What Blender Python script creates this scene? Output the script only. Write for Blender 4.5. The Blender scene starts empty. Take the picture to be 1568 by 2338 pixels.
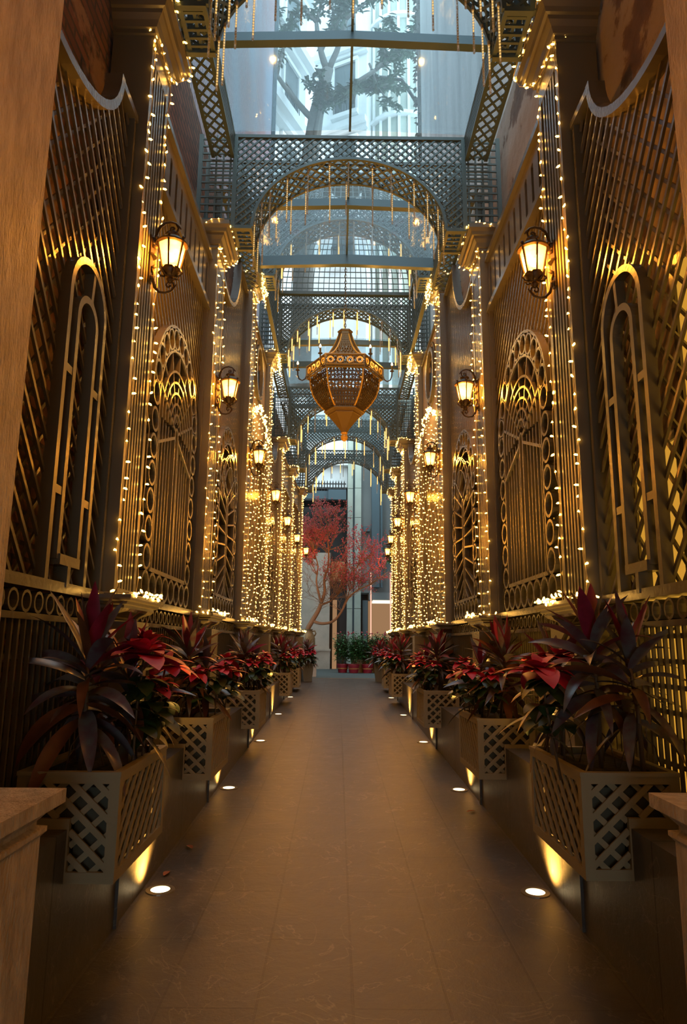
import bpy, bmesh, math, random
from mathutils import Vector, Matrix
R = math.radians
sin, cos, pi = math.sin, math.cos, math.pi
scene = bpy.context.scene
COL = scene.collection

# ------------------------------------------------------------------ camera, world, exposure
cam_d = bpy.data.cameras.new('camera')
cam_d.sensor_fit = 'AUTO'; cam_d.sensor_width = 36; cam_d.lens = 1568.4 / 2338 * 36
cam_d.clip_start = 0.02; cam_d.clip_end = 200
cam = bpy.data.objects.new('camera', cam_d); COL.objects.link(cam)
PITCH, YAW, ROLL = .1918, .0073, .0093
fw = Vector((sin(YAW) * cos(PITCH), cos(YAW) * cos(PITCH), sin(PITCH)))
r0 = Vector((cos(YAW), -sin(YAW), 0)); u0 = r0.cross(fw)
rr = r0 * cos(ROLL) + u0 * sin(ROLL); uu = -r0 * sin(ROLL) + u0 * cos(ROLL)
M = Matrix((rr, uu, -fw)).transposed().to_4x4()
M.translation = Vector((-.077, 0, 1.4736))
cam.matrix_world = M
scene.camera = cam

W = bpy.data.worlds.new('overcast_sky'); scene.world = W
W.use_nodes = True
bg = W.node_tree.nodes['Background']
bg.inputs[0].default_value = (.70, .86, .95, 1)
bg.inputs[1].default_value = 5.2

vs = scene.view_settings
scene.display_settings.display_device = 'sRGB'
vs.view_transform = 'Standard'; vs.look = 'None'; vs.gamma = 1; vs.use_curve_mapping = False
vs.exposure = 0.0
cy = scene.cycles
cy.max_bounces = 6; cy.diffuse_bounces = 3; cy.glossy_bounces = 3; cy.transmission_bounces = 3
cy.transparent_max_bounces = 12; cy.sample_clamp_indirect = 4.0
cy.caustics_reflective = False; cy.caustics_refractive = False
cy.use_denoising = True
cy.use_light_tree = True

LAMP = (1.0, .50, .092)          # warm lamp colour
CANDLE_W = 8.0; COLUMN_FILL_W = 32.0
LANTERN_W, SPOT_W, BULB_E, GLASS_E = 135.0, 190.0, 17.0, .52

# ------------------------------------------------------------------ layout
YC = [4.09, 6.58, 9.27, 11.95, 14.70, 17.35, 20.00]      # pilaster centres along the passage
HW = .21
def sh(y):                                                # the passage bends a little to the right at its far end
    return 0.0 if y < 13 else .0036 * (y - 13) ** 2 * (1.0 if y < 20.3 else (7.3 / (y - 13)) ** 2 * (1 + (y - 20.3) * .0))
def fz(y): return .0268 * y
def lz(y): return .0065 * (y - 4.1)
ORD = ['first', 'second', 'third', 'fourth', 'fifth', 'sixth', 'seventh']
SIDE = {-1: 'brick wall side', 1: 'plaster wall side'}
CAPZ = [5.44, 5.44, 6.46, 6.46, 5.68, 5.72, 5.78]

# ------------------------------------------------------------------ materials
def mat(name, col=(.5, .5, .5), rough=.5, metal=0, spec=.5, emit=None, es=0, bump=0, bscale=60, var=0, vscale=6, vstretch=(1, 1, 1), col2=None):
    m = bpy.data.materials.new(name); m.use_nodes = True
    nt = m.node_tree; b = nt.nodes['Principled BSDF']
    b.inputs['Base Color'].default_value = (*col, 1); b.inputs['Roughness'].default_value = rough
    b.inputs['Metallic'].default_value = metal; b.inputs['Specular IOR Level'].default_value = spec
    if emit:
        b.inputs['Emission Color'].default_value = (*emit, 1); b.inputs['Emission Strength'].default_value = es
    if bump or var:
        tc = nt.nodes.new('ShaderNodeTexCoord'); mp = nt.nodes.new('ShaderNodeMapping')
        nt.links.new(tc.outputs['Object'], mp.inputs[0])
        mp.inputs['Scale'].default_value = vstretch
    if var:
        n = nt.nodes.new('ShaderNodeTexNoise'); n.inputs['Scale'].default_value = vscale; n.inputs['Detail'].default_value = 6
        nt.links.new(mp.outputs[0], n.inputs['Vector'])
        rp = nt.nodes.new('ShaderNodeValToRGB')
        c2 = col2 or tuple(c * (1 - var) for c in col)
        rp.color_ramp.elements[0].position = .35; rp.color_ramp.elements[0].color = (*c2, 1)
        rp.color_ramp.elements[1].position = .65; rp.color_ramp.elements[1].color = (*col, 1)
        nt.links.new(n.outputs['Fac'], rp.inputs[0]); nt.links.new(rp.outputs[0], b.inputs['Base Color'])
    if bump:
        n2 = nt.nodes.new('ShaderNodeTexNoise'); n2.inputs['Scale'].default_value = bscale; n2.inputs['Detail'].default_value = 5
        nt.links.new(mp.outputs[0], n2.inputs['Vector'])
        bp = nt.nodes.new('ShaderNodeBump'); bp.inputs['Strength'].default_value = bump; bp.inputs['Distance'].default_value = .02
        nt.links.new(n2.outputs['Fac'], bp.inputs['Height']); nt.links.new(bp.outputs[0], b.inputs['Normal'])
    return m

def emat(name, col, st):
    m = bpy.data.materials.new(name); m.use_nodes = True
    nt = m.node_tree; nt.nodes.clear()
    e = nt.nodes.new('ShaderNodeEmission'); e.inputs[0].default_value = (*col, 1); e.inputs[1].default_value = st
    o = nt.nodes.new('ShaderNodeOutputMaterial'); nt.links.new(e.outputs[0], o.inputs[0])
    return m

def thinglass(name, tint, refl=.08, dust_haze=0.0, dust_haze_col=(.7, .8, .82), emit=None, es=0):
    m = bpy.data.materials.new(name); m.use_nodes = True
    nt = m.node_tree; nt.nodes.clear(); L = nt.links.new
    o = nt.nodes.new('ShaderNodeOutputMaterial')
    t = nt.nodes.new('ShaderNodeBsdfTransparent'); t.inputs[0].default_value = (*tint, 1)
    g = nt.nodes.new('ShaderNodeBsdfGlossy'); g.inputs['Roughness'].default_value = .03
    lw = nt.nodes.new('ShaderNodeLayerWeight'); lw.inputs['Blend'].default_value = .5      # facing term, the same on both sides of the pane
    mx = nt.nodes.new('ShaderNodeMixShader')
    pw = nt.nodes.new('ShaderNodeMath'); pw.operation = 'POWER'; pw.inputs[1].default_value = 4
    ml = nt.nodes.new('ShaderNodeMath'); ml.operation = 'MULTIPLY_ADD'; ml.inputs[1].default_value = .6; ml.inputs[2].default_value = refl * .5
    L(lw.outputs['Facing'], pw.inputs[0]); L(pw.outputs[0], ml.inputs[0]); L(ml.outputs[0], mx.inputs[0]); L(t.outputs[0], mx.inputs[1]); L(g.outputs[0], mx.inputs[2])
    last = mx
    if dust_haze:
        d = nt.nodes.new('ShaderNodeBsdfTranslucent'); d.inputs[0].default_value = (*dust_haze_col, 1)
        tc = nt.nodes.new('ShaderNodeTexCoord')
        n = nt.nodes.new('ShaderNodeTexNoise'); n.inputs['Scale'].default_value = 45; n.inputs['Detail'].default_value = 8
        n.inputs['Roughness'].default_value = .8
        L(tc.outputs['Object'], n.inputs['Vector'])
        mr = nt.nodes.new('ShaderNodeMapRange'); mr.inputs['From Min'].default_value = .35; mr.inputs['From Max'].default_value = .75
        mr.inputs['To Min'].default_value = dust_haze * .5; mr.inputs['To Max'].default_value = dust_haze * 1.6
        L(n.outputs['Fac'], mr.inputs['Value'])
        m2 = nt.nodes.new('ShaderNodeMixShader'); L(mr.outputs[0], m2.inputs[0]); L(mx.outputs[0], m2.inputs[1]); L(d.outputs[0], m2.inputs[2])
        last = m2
    if emit:
        e = nt.nodes.new('ShaderNodeEmission'); e.inputs[0].default_value = (*emit, 1); e.inputs[1].default_value = es
        a = nt.nodes.new('ShaderNodeAddShader'); L(last.outputs[0], a.inputs[0]); L(e.outputs[0], a.inputs[1]); last = a
    L(last.outputs[0], o.inputs[0])
    return m

def wallcoord(nt, axis):
    tc = nt.nodes.new('ShaderNodeTexCoord'); sp = nt.nodes.new('ShaderNodeSeparateXYZ'); cb = nt.nodes.new('ShaderNodeCombineXYZ')
    nt.links.new(tc.outputs['Object'], sp.inputs[0])
    nt.links.new(sp.outputs['Y' if axis == 'x' else 'X'], cb.inputs[0]); nt.links.new(sp.outputs['Z'], cb.inputs[1])
    return cb

def brickmat():
    m = bpy.data.materials.new('old_brick'); m.use_nodes = True
    nt = m.node_tree; b = nt.nodes['Principled BSDF']; L = nt.links.new
    cb = wallcoord(nt, 'x')
    br = nt.nodes.new('ShaderNodeTexBrick'); L(cb.outputs[0], br.inputs['Vector'])
    br.inputs['Color1'].default_value = (.20, .085, .05, 1); br.inputs['Color2'].default_value = (.12, .055, .035, 1)
    br.inputs['Mortar'].default_value = (.06, .045, .035, 1); br.inputs['Scale'].default_value = 1
    br.inputs['Mortar Size'].default_value = .012; br.inputs['Brick Width'].default_value = .24; br.inputs['Row Height'].default_value = .075
    n = nt.nodes.new('ShaderNodeTexNoise'); n.inputs['Scale'].default_value = 1.1; n.inputs['Detail'].default_value = 9; n.inputs['Roughness'].default_value = .65
    L(cb.outputs[0], n.inputs['Vector'])
    rp = nt.nodes.new('ShaderNodeValToRGB'); rp.color_ramp.elements[0].position = .56; rp.color_ramp.elements[1].position = .6
    L(n.outputs['Fac'], rp.inputs[0])
    mx = nt.nodes.new('ShaderNodeMix'); mx.data_type = 'RGBA'
    L(rp.outputs[0], mx.inputs[0]); L(br.outputs[0], mx.inputs[6]); mx.inputs[7].default_value = (.27, .17, .10, 1)
    L(mx.outputs[2], b.inputs['Base Color']); b.inputs['Roughness'].default_value = .9
    ad = nt.nodes.new('ShaderNodeMath'); ad.operation = 'MULTIPLY_ADD'; ad.inputs[1].default_value = .8
    L(n.outputs['Fac'], ad.inputs[0]); L(br.outputs['Fac'], ad.inputs[2])
    bp = nt.nodes.new('ShaderNodeBump'); bp.inputs['Strength'].default_value = 1; bp.inputs['Distance'].default_value = -.03
    L(ad.outputs[0], bp.inputs['Height']); L(bp.outputs[0], b.inputs['Normal'])
    return m

def plastermat():
    m = bpy.data.materials.new('peeling_plaster'); m.use_nodes = True
    nt = m.node_tree; b = nt.nodes['Principled BSDF']; L = nt.links.new
    cb = wallcoord(nt, 'x')
    n = nt.nodes.new('ShaderNodeTexNoise'); n.inputs['Scale'].default_value = 1.3; n.inputs['Detail'].default_value = 10; n.inputs['Roughness'].default_value = .62
    L(cb.outputs[0], n.inputs['Vector'])
    rp = nt.nodes.new('ShaderNodeValToRGB'); e = rp.color_ramp.elements
    e[0].position = .33; e[0].color = (.10, .06, .04, 1); e[1].position = .62; e[1].color = (.42, .34, .27, 1)
    x = rp.color_ramp.elements.new(.42); x.color = (.17, .10, .06, 1); x = rp.color_ramp.elements.new(.45); x.color = (.36, .28, .21, 1)
    L(n.outputs['Fac'], rp.inputs[0]); L(rp.outputs[0], b.inputs['Base Color']); b.inputs['Roughness'].default_value = .9
    bp = nt.nodes.new('ShaderNodeBump'); bp.inputs['Strength'].default_value = .9; bp.inputs['Distance'].default_value = .05
    L(n.outputs['Fac'], bp.inputs['Height']); L(bp.outputs[0], b.inputs['Normal'])
    return m

def tilemat(name, c1, c2, mortar, w, h, ms, rough, axes, vein=True):
    m = bpy.data.materials.new(name); m.use_nodes = True
    nt = m.node_tree; b = nt.nodes['Principled BSDF']; L = nt.links.new
    tc = nt.nodes.new('ShaderNodeTexCoord'); sp = nt.nodes.new('ShaderNodeSeparateXYZ'); cb = nt.nodes.new('ShaderNodeCombineXYZ')
    L(tc.outputs['Object'], sp.inputs[0]); L(sp.outputs[axes[0]], cb.inputs[0]); L(sp.outputs[axes[1]], cb.inputs[1])
    br = nt.nodes.new('ShaderNodeTexBrick'); L(cb.outputs[0], br.inputs['Vector'])
    br.inputs['Color1'].default_value = (*c1, 1); br.inputs['Color2'].default_value = (*c2, 1); br.inputs['Mortar'].default_value = (*mortar, 1)
    br.inputs['Scale'].default_value = 1; br.inputs['Mortar Size'].default_value = ms; br.inputs['Brick Width'].default_value = w; br.inputs['Row Height'].default_value = h
    n = nt.nodes.new('ShaderNodeTexNoise'); n.inputs['Scale'].default_value = 5; n.inputs['Detail'].default_value = 10; n.inputs['Roughness'].default_value = .7
    L(tc.outputs['Object'], n.inputs['Vector'])
    mx = nt.nodes.new('ShaderNodeMix'); mx.data_type = 'RGBA'; mx.blend_type = 'MULTIPLY'; mx.inputs[0].default_value = .7
    rp = nt.nodes.new('ShaderNodeValToRGB'); rp.color_ramp.elements[0].position = .3; rp.color_ramp.elements[0].color = (.55, .55, .55, 1)
    rp.color_ramp.elements[1].position = .75; rp.color_ramp.elements[1].color = (1.3, 1.3, 1.3, 1)
    L(n.outputs['Fac'], rp.inputs[0]); L(br.outputs[0], mx.inputs[6]); L(rp.outputs[0], mx.inputs[7])
    last = mx.outputs[2]
    if vein:   # pale mineral veins in the slate
        n3 = nt.nodes.new('ShaderNodeTexNoise'); n3.inputs['Scale'].default_value = 2.2; n3.inputs['Detail'].default_value = 8; n3.inputs['Distortion'].default_value = 1.4
        L(tc.outputs['Object'], n3.inputs['Vector'])
        r3 = nt.nodes.new('ShaderNodeValToRGB'); r3.color_ramp.elements[0].position = .494; r3.color_ramp.elements[0].color = (0, 0, 0, 1)
        r3.color_ramp.elements[1].position = .5; r3.color_ramp.elements[1].color = (.4, .4, .4, 1)
        x = r3.color_ramp.elements.new(.506); x.color = (0, 0, 0, 1)
        L(n3.outputs['Fac'], r3.inputs[0])
        m3 = nt.nodes.new('ShaderNodeMix'); m3.data_type = 'RGBA'
        L(r3.outputs[0], m3.inputs[0]); L(last, m3.inputs[6]); m3.inputs[7].default_value = (.3, .25, .2, 1); last = m3.outputs[2]
    L(last, b.inputs['Base Color'])
    r2 = nt.nodes.new('ShaderNodeMapRange'); r2.inputs['To Min'].default_value = rough - .1; r2.inputs['To Max'].default_value = rough + .15
    L(n.outputs['Fac'], r2.inputs['Value']); L(r2.outputs[0], b.inputs['Roughness'])
    bp = nt.nodes.new('ShaderNodeBump'); bp.inputs['Strength'].default_value = .5; bp.inputs['Distance'].default_value = .012
    ad = nt.nodes.new('ShaderNodeMath'); ad.operation = 'MULTIPLY_ADD'; ad.inputs[1].default_value = -.35
    L(br.outputs['Fac'], ad.inputs[0]); L(n.outputs['Fac'], ad.inputs[2]); L(ad.outputs[0], bp.inputs['Height']); L(bp.outputs[0], b.inputs['Normal'])
    return m

def corrugated():
    m = mat('corrugated_cladding', (.42, .27, .29), .5, var=.25, vscale=.7, col2=(.36, .40, .52))
    nt = m.node_tree; b = nt.nodes['Principled BSDF']; L = nt.links.new
    cb = wallcoord(nt, 'x'); w = nt.nodes.new('ShaderNodeTexWave'); w.inputs['Scale'].default_value = 4.2
    L(cb.outputs[0], w.inputs['Vector'])
    bp = nt.nodes.new('ShaderNodeBump'); bp.inputs['Strength'].default_value = 1; bp.inputs['Distance'].default_value = .04
    L(w.outputs['Fac'], bp.inputs['Height']); L(bp.outputs[0], b.inputs['Normal'])
    return m

MT = {}
MT['panel'] = mat('greige_paint', (.120, .108, .080), .25, spec=.9, bump=.08, bscale=40)
MT['pil'] = mat('pilaster_paint', (.150, .135, .098), .25, spec=.9, bump=.06, bscale=30)
MT['arch'] = mat('green_grey_paint', (.075, .105, .10), .38, spec=.5, bump=.08, bscale=40)
MT['glaze'] = thinglass('roof_glass', (.86, .94, .97), .09, .12)  # dust film on the panes, also imitates their hazy brightness
MT['beam'] = mat('teal_painted_steel', (.08, .13, .15), .35)
MT['brick'] = brickmat(); MT['plaster'] = plastermat()
MT['trav'] = mat('travertine', (.74, .58, .36), .6, var=.5, vscale=3.5, vstretch=(5, 5, 1.6), col2=(.50, .37, .21), bump=1.0, bscale=16)
MT['floor'] = tilemat('slate_paving', (.082, .070, .062), (.068, .058, .052), (.05, .043, .038), 1.2, .38, .006, .38, ('Y', 'X'))
MT['slate'] = tilemat('slate_cladding', (.10, .088, .078), (.085, .074, .066), (.03, .027, .024), 1.15, .9, .006, .38, ('Y', 'Z'))
MT['street'] = mat('dark_asphalt', (.055, .075, .072), .7, bump=.3, bscale=80)
MT['planter'] = mat('olive_paint', (.30, .25, .14), .5, bump=.08, bscale=50)
MT['liner'] = mat('dark_olive_liner', (.085, .078, .05), .7)
MT['soil'] = mat('soil', (.02, .014, .01), .95, bump=1, bscale=40)
MT['iron'] = mat('dark_iron', (.05, .032, .02), .42, metal=.5, bump=.1, bscale=60)
MT['bronze'] = mat('bronzed_wood', (.15, .095, .026), .4, metal=.25, bump=.1, bscale=50)
MT['bowl'] = mat('dark_bronze_lattice', (.075, .045, .015), .45, metal=.2)
MT['gilt'] = mat('gilded_trim', (.62, .36, .06), .4, metal=.15)
MT['frost'] = thinglass('frosted_lamp_glass', (.62, .42, .18), .05, .14, (.9, .6, .25), (1, .60, .17), GLASS_E)
MT['lampbulb'] = emat('lamp_bulb', (1, .66, .27), 16)
MT['bulb'] = emat('fairy_bulb', (1, .50, .09), BULB_E)
MT['wire'] = mat('clear_wire', (.45, .33, .16), .35)
MT['tube'] = thinglass('clear_tube', (.86, .86, .84), .12, .28, (.8, .78, .72))
MT['led'] = emat('led_strip_lit', (1, .60, .19), 1.6)
MT['ledoff'] = mat('led_strip_unlit', (.55, .52, .45), .4)
MT['steel'] = mat('steel_ring', (.30, .27, .22), .35, metal=.8)
MT['disc'] = emat('uplight_lens', (1, .74, .38), 6)
MT['cord'] = mat('cordyline_leaf', (.13, .14, .145), .30, var=.5, vscale=14, vstretch=(1, 1, 1), col2=(.10, .04, .055))
MT['cordred'] = mat('cordyline_red_leaf', (.27, .018, .055), .35, var=.5, vscale=10)
MT['cordbr'] = mat('cordyline_bronze_leaf', (.17, .06, .025), .35, var=.4, vscale=10)
MT['bract'] = mat('poinsettia_bract', (.62, .012, .05), .5, var=.3, vscale=12)
MT['pleaf'] = mat('poinsettia_leaf', (.03, .065, .022), .42, var=.4, vscale=12)
MT['stem'] = mat('plant_stem', (.12, .07, .035), .7)
MT['bark'] = mat('brown_bark', (.20, .11, .055), .8, bump=.8, bscale=30)
MT['blossom'] = mat('pink_blossom', (.36, .05, .06), .6)
MT['blossom2'] = mat('rose_blossom', (.36, .06, .13), .6)
MT['white'] = mat('white_render', (.74, .77, .77), .8, var=.12, vscale=1.5)
MT['pale'] = mat('pale_concrete', (.60, .62, .60), .85, var=.35, vscale=1.2, vstretch=(2, 2, .25))
MT['corr'] = corrugated()
MT['greypaint'] = mat('grey_render', (.19, .215, .215), .8, var=.2, vscale=.8)
MT['beige'] = mat('beige_stone', (.52, .44, .35), .7, bump=.3, bscale=20, var=.15, vscale=3)
MT['col'] = mat('pale_green_stone', (.36, .41, .35), .6, var=.15, vscale=2)
MT['pipe'] = mat('dark_downpipe', (.05, .09, .11), .5)
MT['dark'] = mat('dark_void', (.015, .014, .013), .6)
MT['winglass'] = mat('dark_window', (.10, .13, .14), .15)
MT['oleaf'] = mat('magnolia_leaf', (.055, .10, .06), .45, var=.4, vscale=3)
MT['obark'] = mat('grey_bark', (.12, .12, .11), .85, bump=.8, bscale=14)
MT['urn'] = mat('olive_glazed_clay', (.20, .17, .09), .4, var=.35, vscale=6, bump=.2, bscale=20)
MT['tan'] = mat('tan_wood', (.36, .22, .09), .55, var=.2, vscale=8)
MT['redwrap'] = mat('red_pot_wrap', (.24, .012, .025), .45)
MT['gold'] = mat('gold_ribbon', (.6, .36, .1), .4, metal=.4)
MT['rleaf'] = mat('rose_bush_leaf', (.055, .18, .05), .5, var=.4, vscale=6)
MT['litwall'] = emat('lit_room', (1, .47, .05), .62)
MT['litroom'] = emat('lit_lift_interior', (1, .55, .27), .33)
MT['strip'] = emat('pink_light_strip', (1, .52, .38), 1.3)
MT['liftlight'] = emat('lift_ceiling_light', (1, .85, .62), 1.6)
MT['plank'] = mat('warm_boards', (.33, .235, .14), .42, var=.3, vscale=4, vstretch=(1, 1, .12), bump=.15, bscale=20)
MT['deadleaf'] = mat('dry_leaf', (.30, .085, .03), .6)
MT['ivy'] = mat('ivy_leaf', (.05, .14, .05), .5)

# ------------------------------------------------------------------ mesh helpers
class MB:
    def __init__(s, T=None): s.v = []; s.f = []; s.m = []; s.T = T
    def add(s, vs, fs, m=0):
        n = len(s.v)
        s.v += [s.T(p) for p in vs] if s.T else [tuple(p) for p in vs]
        for f in fs: s.f.append([i + n for i in f]); s.m.append(m)
    def box(s, x0, x1, y0, y1, z0, z1, m=0):
        s.n = (getattr(s, 'n', 0) + 5) % 13; e = s.n * 6e-5      # hair-thin size steps keep faces of neighbouring boards from coinciding
        x0 -= e; y0 -= e; z0 -= e; x1 += e; y1 += e; z1 += e
        s.add([(x0, y0, z0), (x1, y0, z0), (x1, y1, z0), (x0, y1, z0), (x0, y0, z1), (x1, y0, z1), (x1, y1, z1), (x0, y1, z1)],
              [(0, 3, 2, 1), (4, 5, 6, 7), (0, 1, 5, 4), (1, 2, 6, 5), (2, 3, 7, 6), (3, 0, 4, 7)], m)
    def sweep(s, pts, w, t, n, closed=False, m=0):
        """rectangular section: w across (in the plane), t along the plane normal n"""
        P = [Vector(p) for p in pts]; n = Vector(n).normalized(); k = len(P); vs = []; fs = []
        for i in range(k):
            if closed: d = P[(i + 1) % k] - P[i - 1]
            else: d = P[min(i + 1, k - 1)] - P[max(i - 1, 0)]
            if d.length < 1e-9: d = Vector((0, 0, 1))
            a = n.cross(d.normalized())
            if a.length < 1e-6: a = Vector((1, 0, 0))
            a.normalize(); a *= w / 2; b = n * (t / 2)
            vs += [P[i] + a + b, P[i] - a + b, P[i] - a - b, P[i] + a - b]
        for i in range(k if closed else k - 1):
            o = 4 * i; q = 4 * ((i + 1) % k)
            for j in range(4): fs.append((o + j, o + (j + 1) % 4, q + (j + 1) % 4, q + j))
        if not closed: fs += [(3, 2, 1, 0), (4 * k - 4, 4 * k - 3, 4 * k - 2, 4 * k - 1)]
        s.add(vs, fs, m)
    def bar(s, p, q, w, t, n, m=0): s.sweep([p, q], w, t, n, False, m)
    def tube(s, pts, r, seg=6, m=0, closed=False):
        P = [Vector(p) for p in pts]; k = len(P); vs = []; fs = []
        rs = r if isinstance(r, (list, tuple)) else [r] * k
        up = Vector((0, 0, 1)); d0 = (P[1] - P[0]).normalized()
        a = d0.orthogonal().normalized()
        for i in range(k):
            if closed: d = (P[(i + 1) % k] - P[i - 1])
            else: d = (P[min(i + 1, k - 1)] - P[max(i - 1, 0)])
            d = d.normalized() if d.length > 1e-9 else d0
            a = a - d * a.dot(d); a = a.normalized() if a.length > 1e-6 else d.orthogonal().normalized()
            b = d.cross(a)
            for j in range(seg):
                an = 2 * pi * j / seg
                vs.append(P[i] + (a * cos(an) + b * sin(an)) * rs[i])
        for i in range(k if closed else k - 1):
            o = seg * i; q = seg * ((i + 1) % k)
            for j in range(seg): fs.append((o + j, o + (j + 1) % seg, q + (j + 1) % seg, q + j))
        if not closed: fs += [tuple(range(seg))[::-1], tuple(range(seg * (k - 1), seg * k))]
        s.add(vs, fs, m)
    def lathe(s, prof, c, seg=16, m=0, rot=0, cap=True):
        vs = []; fs = []; k = len(prof)
        for r, z in prof:
            for j in range(seg):
                an = rot + 2 * pi * j / seg
                vs.append((c[0] + r * cos(an), c[1] + r * sin(an), c[2] + z))
        for i in range(k - 1):
            for j in range(seg): fs.append((i * seg + j, i * seg + (j + 1) % seg, (i + 1) * seg + (j + 1) % seg, (i + 1) * seg + j))
        if cap: fs += [tuple(range(seg))[::-1], tuple(range(seg * (k - 1), seg * k))]
        s.add(vs, fs, m)
    def ball(s, c, r, m=0, seg=8, rings=5, sq=1):
        s.lathe([(max(r * sin(pi * i / rings), .0004), -r * sq * cos(pi * i / rings)) for i in range(rings + 1)], c, seg, m)
    def prism(s, poly, n0, n1, plane, m=0):
        """poly in the (y,z) plane ('x') or (x,z) plane ('y') or (x,y) plane ('z'), from n0 to n1 along the normal"""
        def P(a, b, n): return {'x': (n, a, b), 'y': (a, n, b), 'z': (a, b, n)}[plane]
        k = len(poly)
        s.add([P(a, b, n0) for a, b in poly] + [P(a, b, n1) for a, b in poly],
              [tuple(range(k))[::-1], tuple(range(k, 2 * k))] + [(i, (i + 1) % k, k + (i + 1) % k, k + i) for i in range(k)], m)
    def obj(s, name, mats, parent=None, smooth=False, loc=None, rot=None):
        me = bpy.data.meshes.new(name); me.from_pydata(s.v, [], s.f); me.update()
        if not isinstance(mats, (list, tuple)): mats = [mats]
        for k in mats: me.materials.append(MT[k] if isinstance(k, str) else k)
        if len(mats) > 1: me.polygons.foreach_set('material_index', s.m)
        bm = bmesh.new(); bm.from_mesh(me); bmesh.ops.recalc_face_normals(bm, faces=bm.faces); bm.to_mesh(me); bm.free()
        if smooth:
            me.polygons.foreach_set('use_smooth', [True] * len(me.polygons))
        o = bpy.data.objects.new(name, me); COL.objects.link(o)
        if parent: o.parent = parent
        if loc: o.location = loc
        if rot: o.rotation_euler = rot
        return o

def tag(o, label, cat, group=None, kind=None):
    if label: o['label'] = label
    if cat: o['category'] = cat
    if group: o['group'] = group
    if kind: o['kind'] = kind
    return o
def empty(name, loc, label, cat, group=None, rz=0):
    o = bpy.data.objects.new(name, None); COL.objects.link(o)
    o.empty_display_size = .1; o.location = loc; o.rotation_euler = (0, 0, rz)
    return tag(o, label, cat, group)
def setparent(o, p):
    """parent a mesh built in world space to an empty that sits elsewhere"""
    o.parent = p
    mw = Matrix.LocRotScale(p.location, p.rotation_euler, p.scale)
    o.matrix_parent_inverse = mw.inverted()
    return o
def copytree(o, parent=None):
    c = o.copy(); COL.objects.link(c)
    if parent: c.parent = parent
    for ch in list(o.children): copytree(ch, c)
    return c
def structure(o, label=None):
    o['kind'] = 'structure'
    if label: o['label'] = label
    return o

def SIDET(s): return lambda p: (s * p[0] + sh(p[1]), p[1], p[2])

def clip_lines(inside, u0, u1, v0, v1, pitch, ang, step=.02, off=0):
    """parallel lines at angle ang in the rectangle, cut to where inside(u,v) holds; yields end points"""
    dx, dy = cos(ang), sin(ang); nx, ny = -dy, dx
    cu, cv = (u0 + u1) / 2, (v0 + v1) / 2; H = math.hypot(u1 - u0, v1 - v0) / 2
    k = int(H / pitch) + 1; out = []
    for i in range(-k, k + 1):
        o = i * pitch + off; ox, oy = cu + nx * o, cv + ny * o
        n = int(2 * H / step); st = None; last = None
        for j in range(n + 1):
            t = -H + 2 * H * j / n; u, v = ox + dx * t, oy + dy * t
            ok = u0 <= u <= u1 and v0 <= v <= v1 and inside(u, v)
            if ok and st is None: st = (u, v)
            if ok: last = (u, v)
            if (not ok or j == n) and st is not None:
                if math.hypot(last[0] - st[0], last[1] - st[1]) > .03: out.append((st, last))
                st = None
    return out
def arc(cy_, cz, r, a0, a1, n, d):
    return [(d, cy_ + r * cos(a0 + (a1 - a0) * i / n), cz + r * sin(a0 + (a1 - a0) * i / n)) for i in range(n + 1)]
NX = (1, 0, 0)

# ------------------------------------------------------------------ the setting
b = MB(); b.add([(-1.7, -2.5, fz(-2.5)), (1.7, -2.5, fz(-2.5)), (2.1, 20.25, fz(20.25)), (-2.1, 20.25, fz(20.25)),
                 (-1.7, -2.5, fz(-2.5) - .1), (1.7, -2.5, fz(-2.5) - .1), (2.1, 20.25, fz(20.25) - .1), (-2.1, 20.25, fz(20.25) - .1)],
                [(0, 1, 2, 3), (7, 6, 5, 4), (0, 4, 5, 1), (1, 5, 6, 2), (2, 6, 7, 3), (3, 7, 4, 0)])
structure(b.obj('floor', 'floor'))
b = MB(); b.box(-6, 7, 20.29, 34, fz(20.3) - .12, fz(20.3) - .0); structure(b.obj('floor_street', 'street'))
b = MB(); b.box(-2.1, 2.1, 20.25, 20.29, fz(20.25) - .1, fz(20.25) + .006); structure(b.obj('trim_1', 'beige'), 'pale threshold strip across the passage floor')

for s, nm in ((-1, 'left'), (1, 'right')):
    T = SIDET(s)
    b = MB(T)
    ys = [-.5 + i * .8 for i in range(27)]
    # wall with slices so that it follows the bend
    for i in range(26): b.box(1.62, 1.85, ys[i], ys[i + 1], -.1, 7.0)
    structure(b.obj('wall_' + nm, 'brick' if s < 0 else 'plaster'))
    b = MB(T)
    for i in range(26):
        y0, y1 = ys[i], ys[i + 1]
        b.add([(1.16, y0, fz(y0) - .05), (1.62, y0, fz(y0) - .05), (1.62, y1, fz(y1) - .05), (1.16, y1, fz(y1) - .05),
               (1.16, y0, .74 + lz(y0)), (1.62, y0, .74 + lz(y0)), (1.62, y1, .74 + lz(y1)), (1.16, y1, .74 + lz(y1))],
              [(0, 3, 2, 1), (4, 5, 6, 7), (0, 1, 5, 4), (1, 2, 6, 5), (2, 3, 7, 6), (3, 0, 4, 7)])
    # slim dark piers on the face beside each uplight
    for y in (4.0, 6.45, 9.1, 11.83, 14.7):
        b.box(1.145, 1.17, y - .30, y - .26, fz(y) - .02, .72)
    structure(b.obj('baseboard_' + nm, 'slate'))

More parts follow.
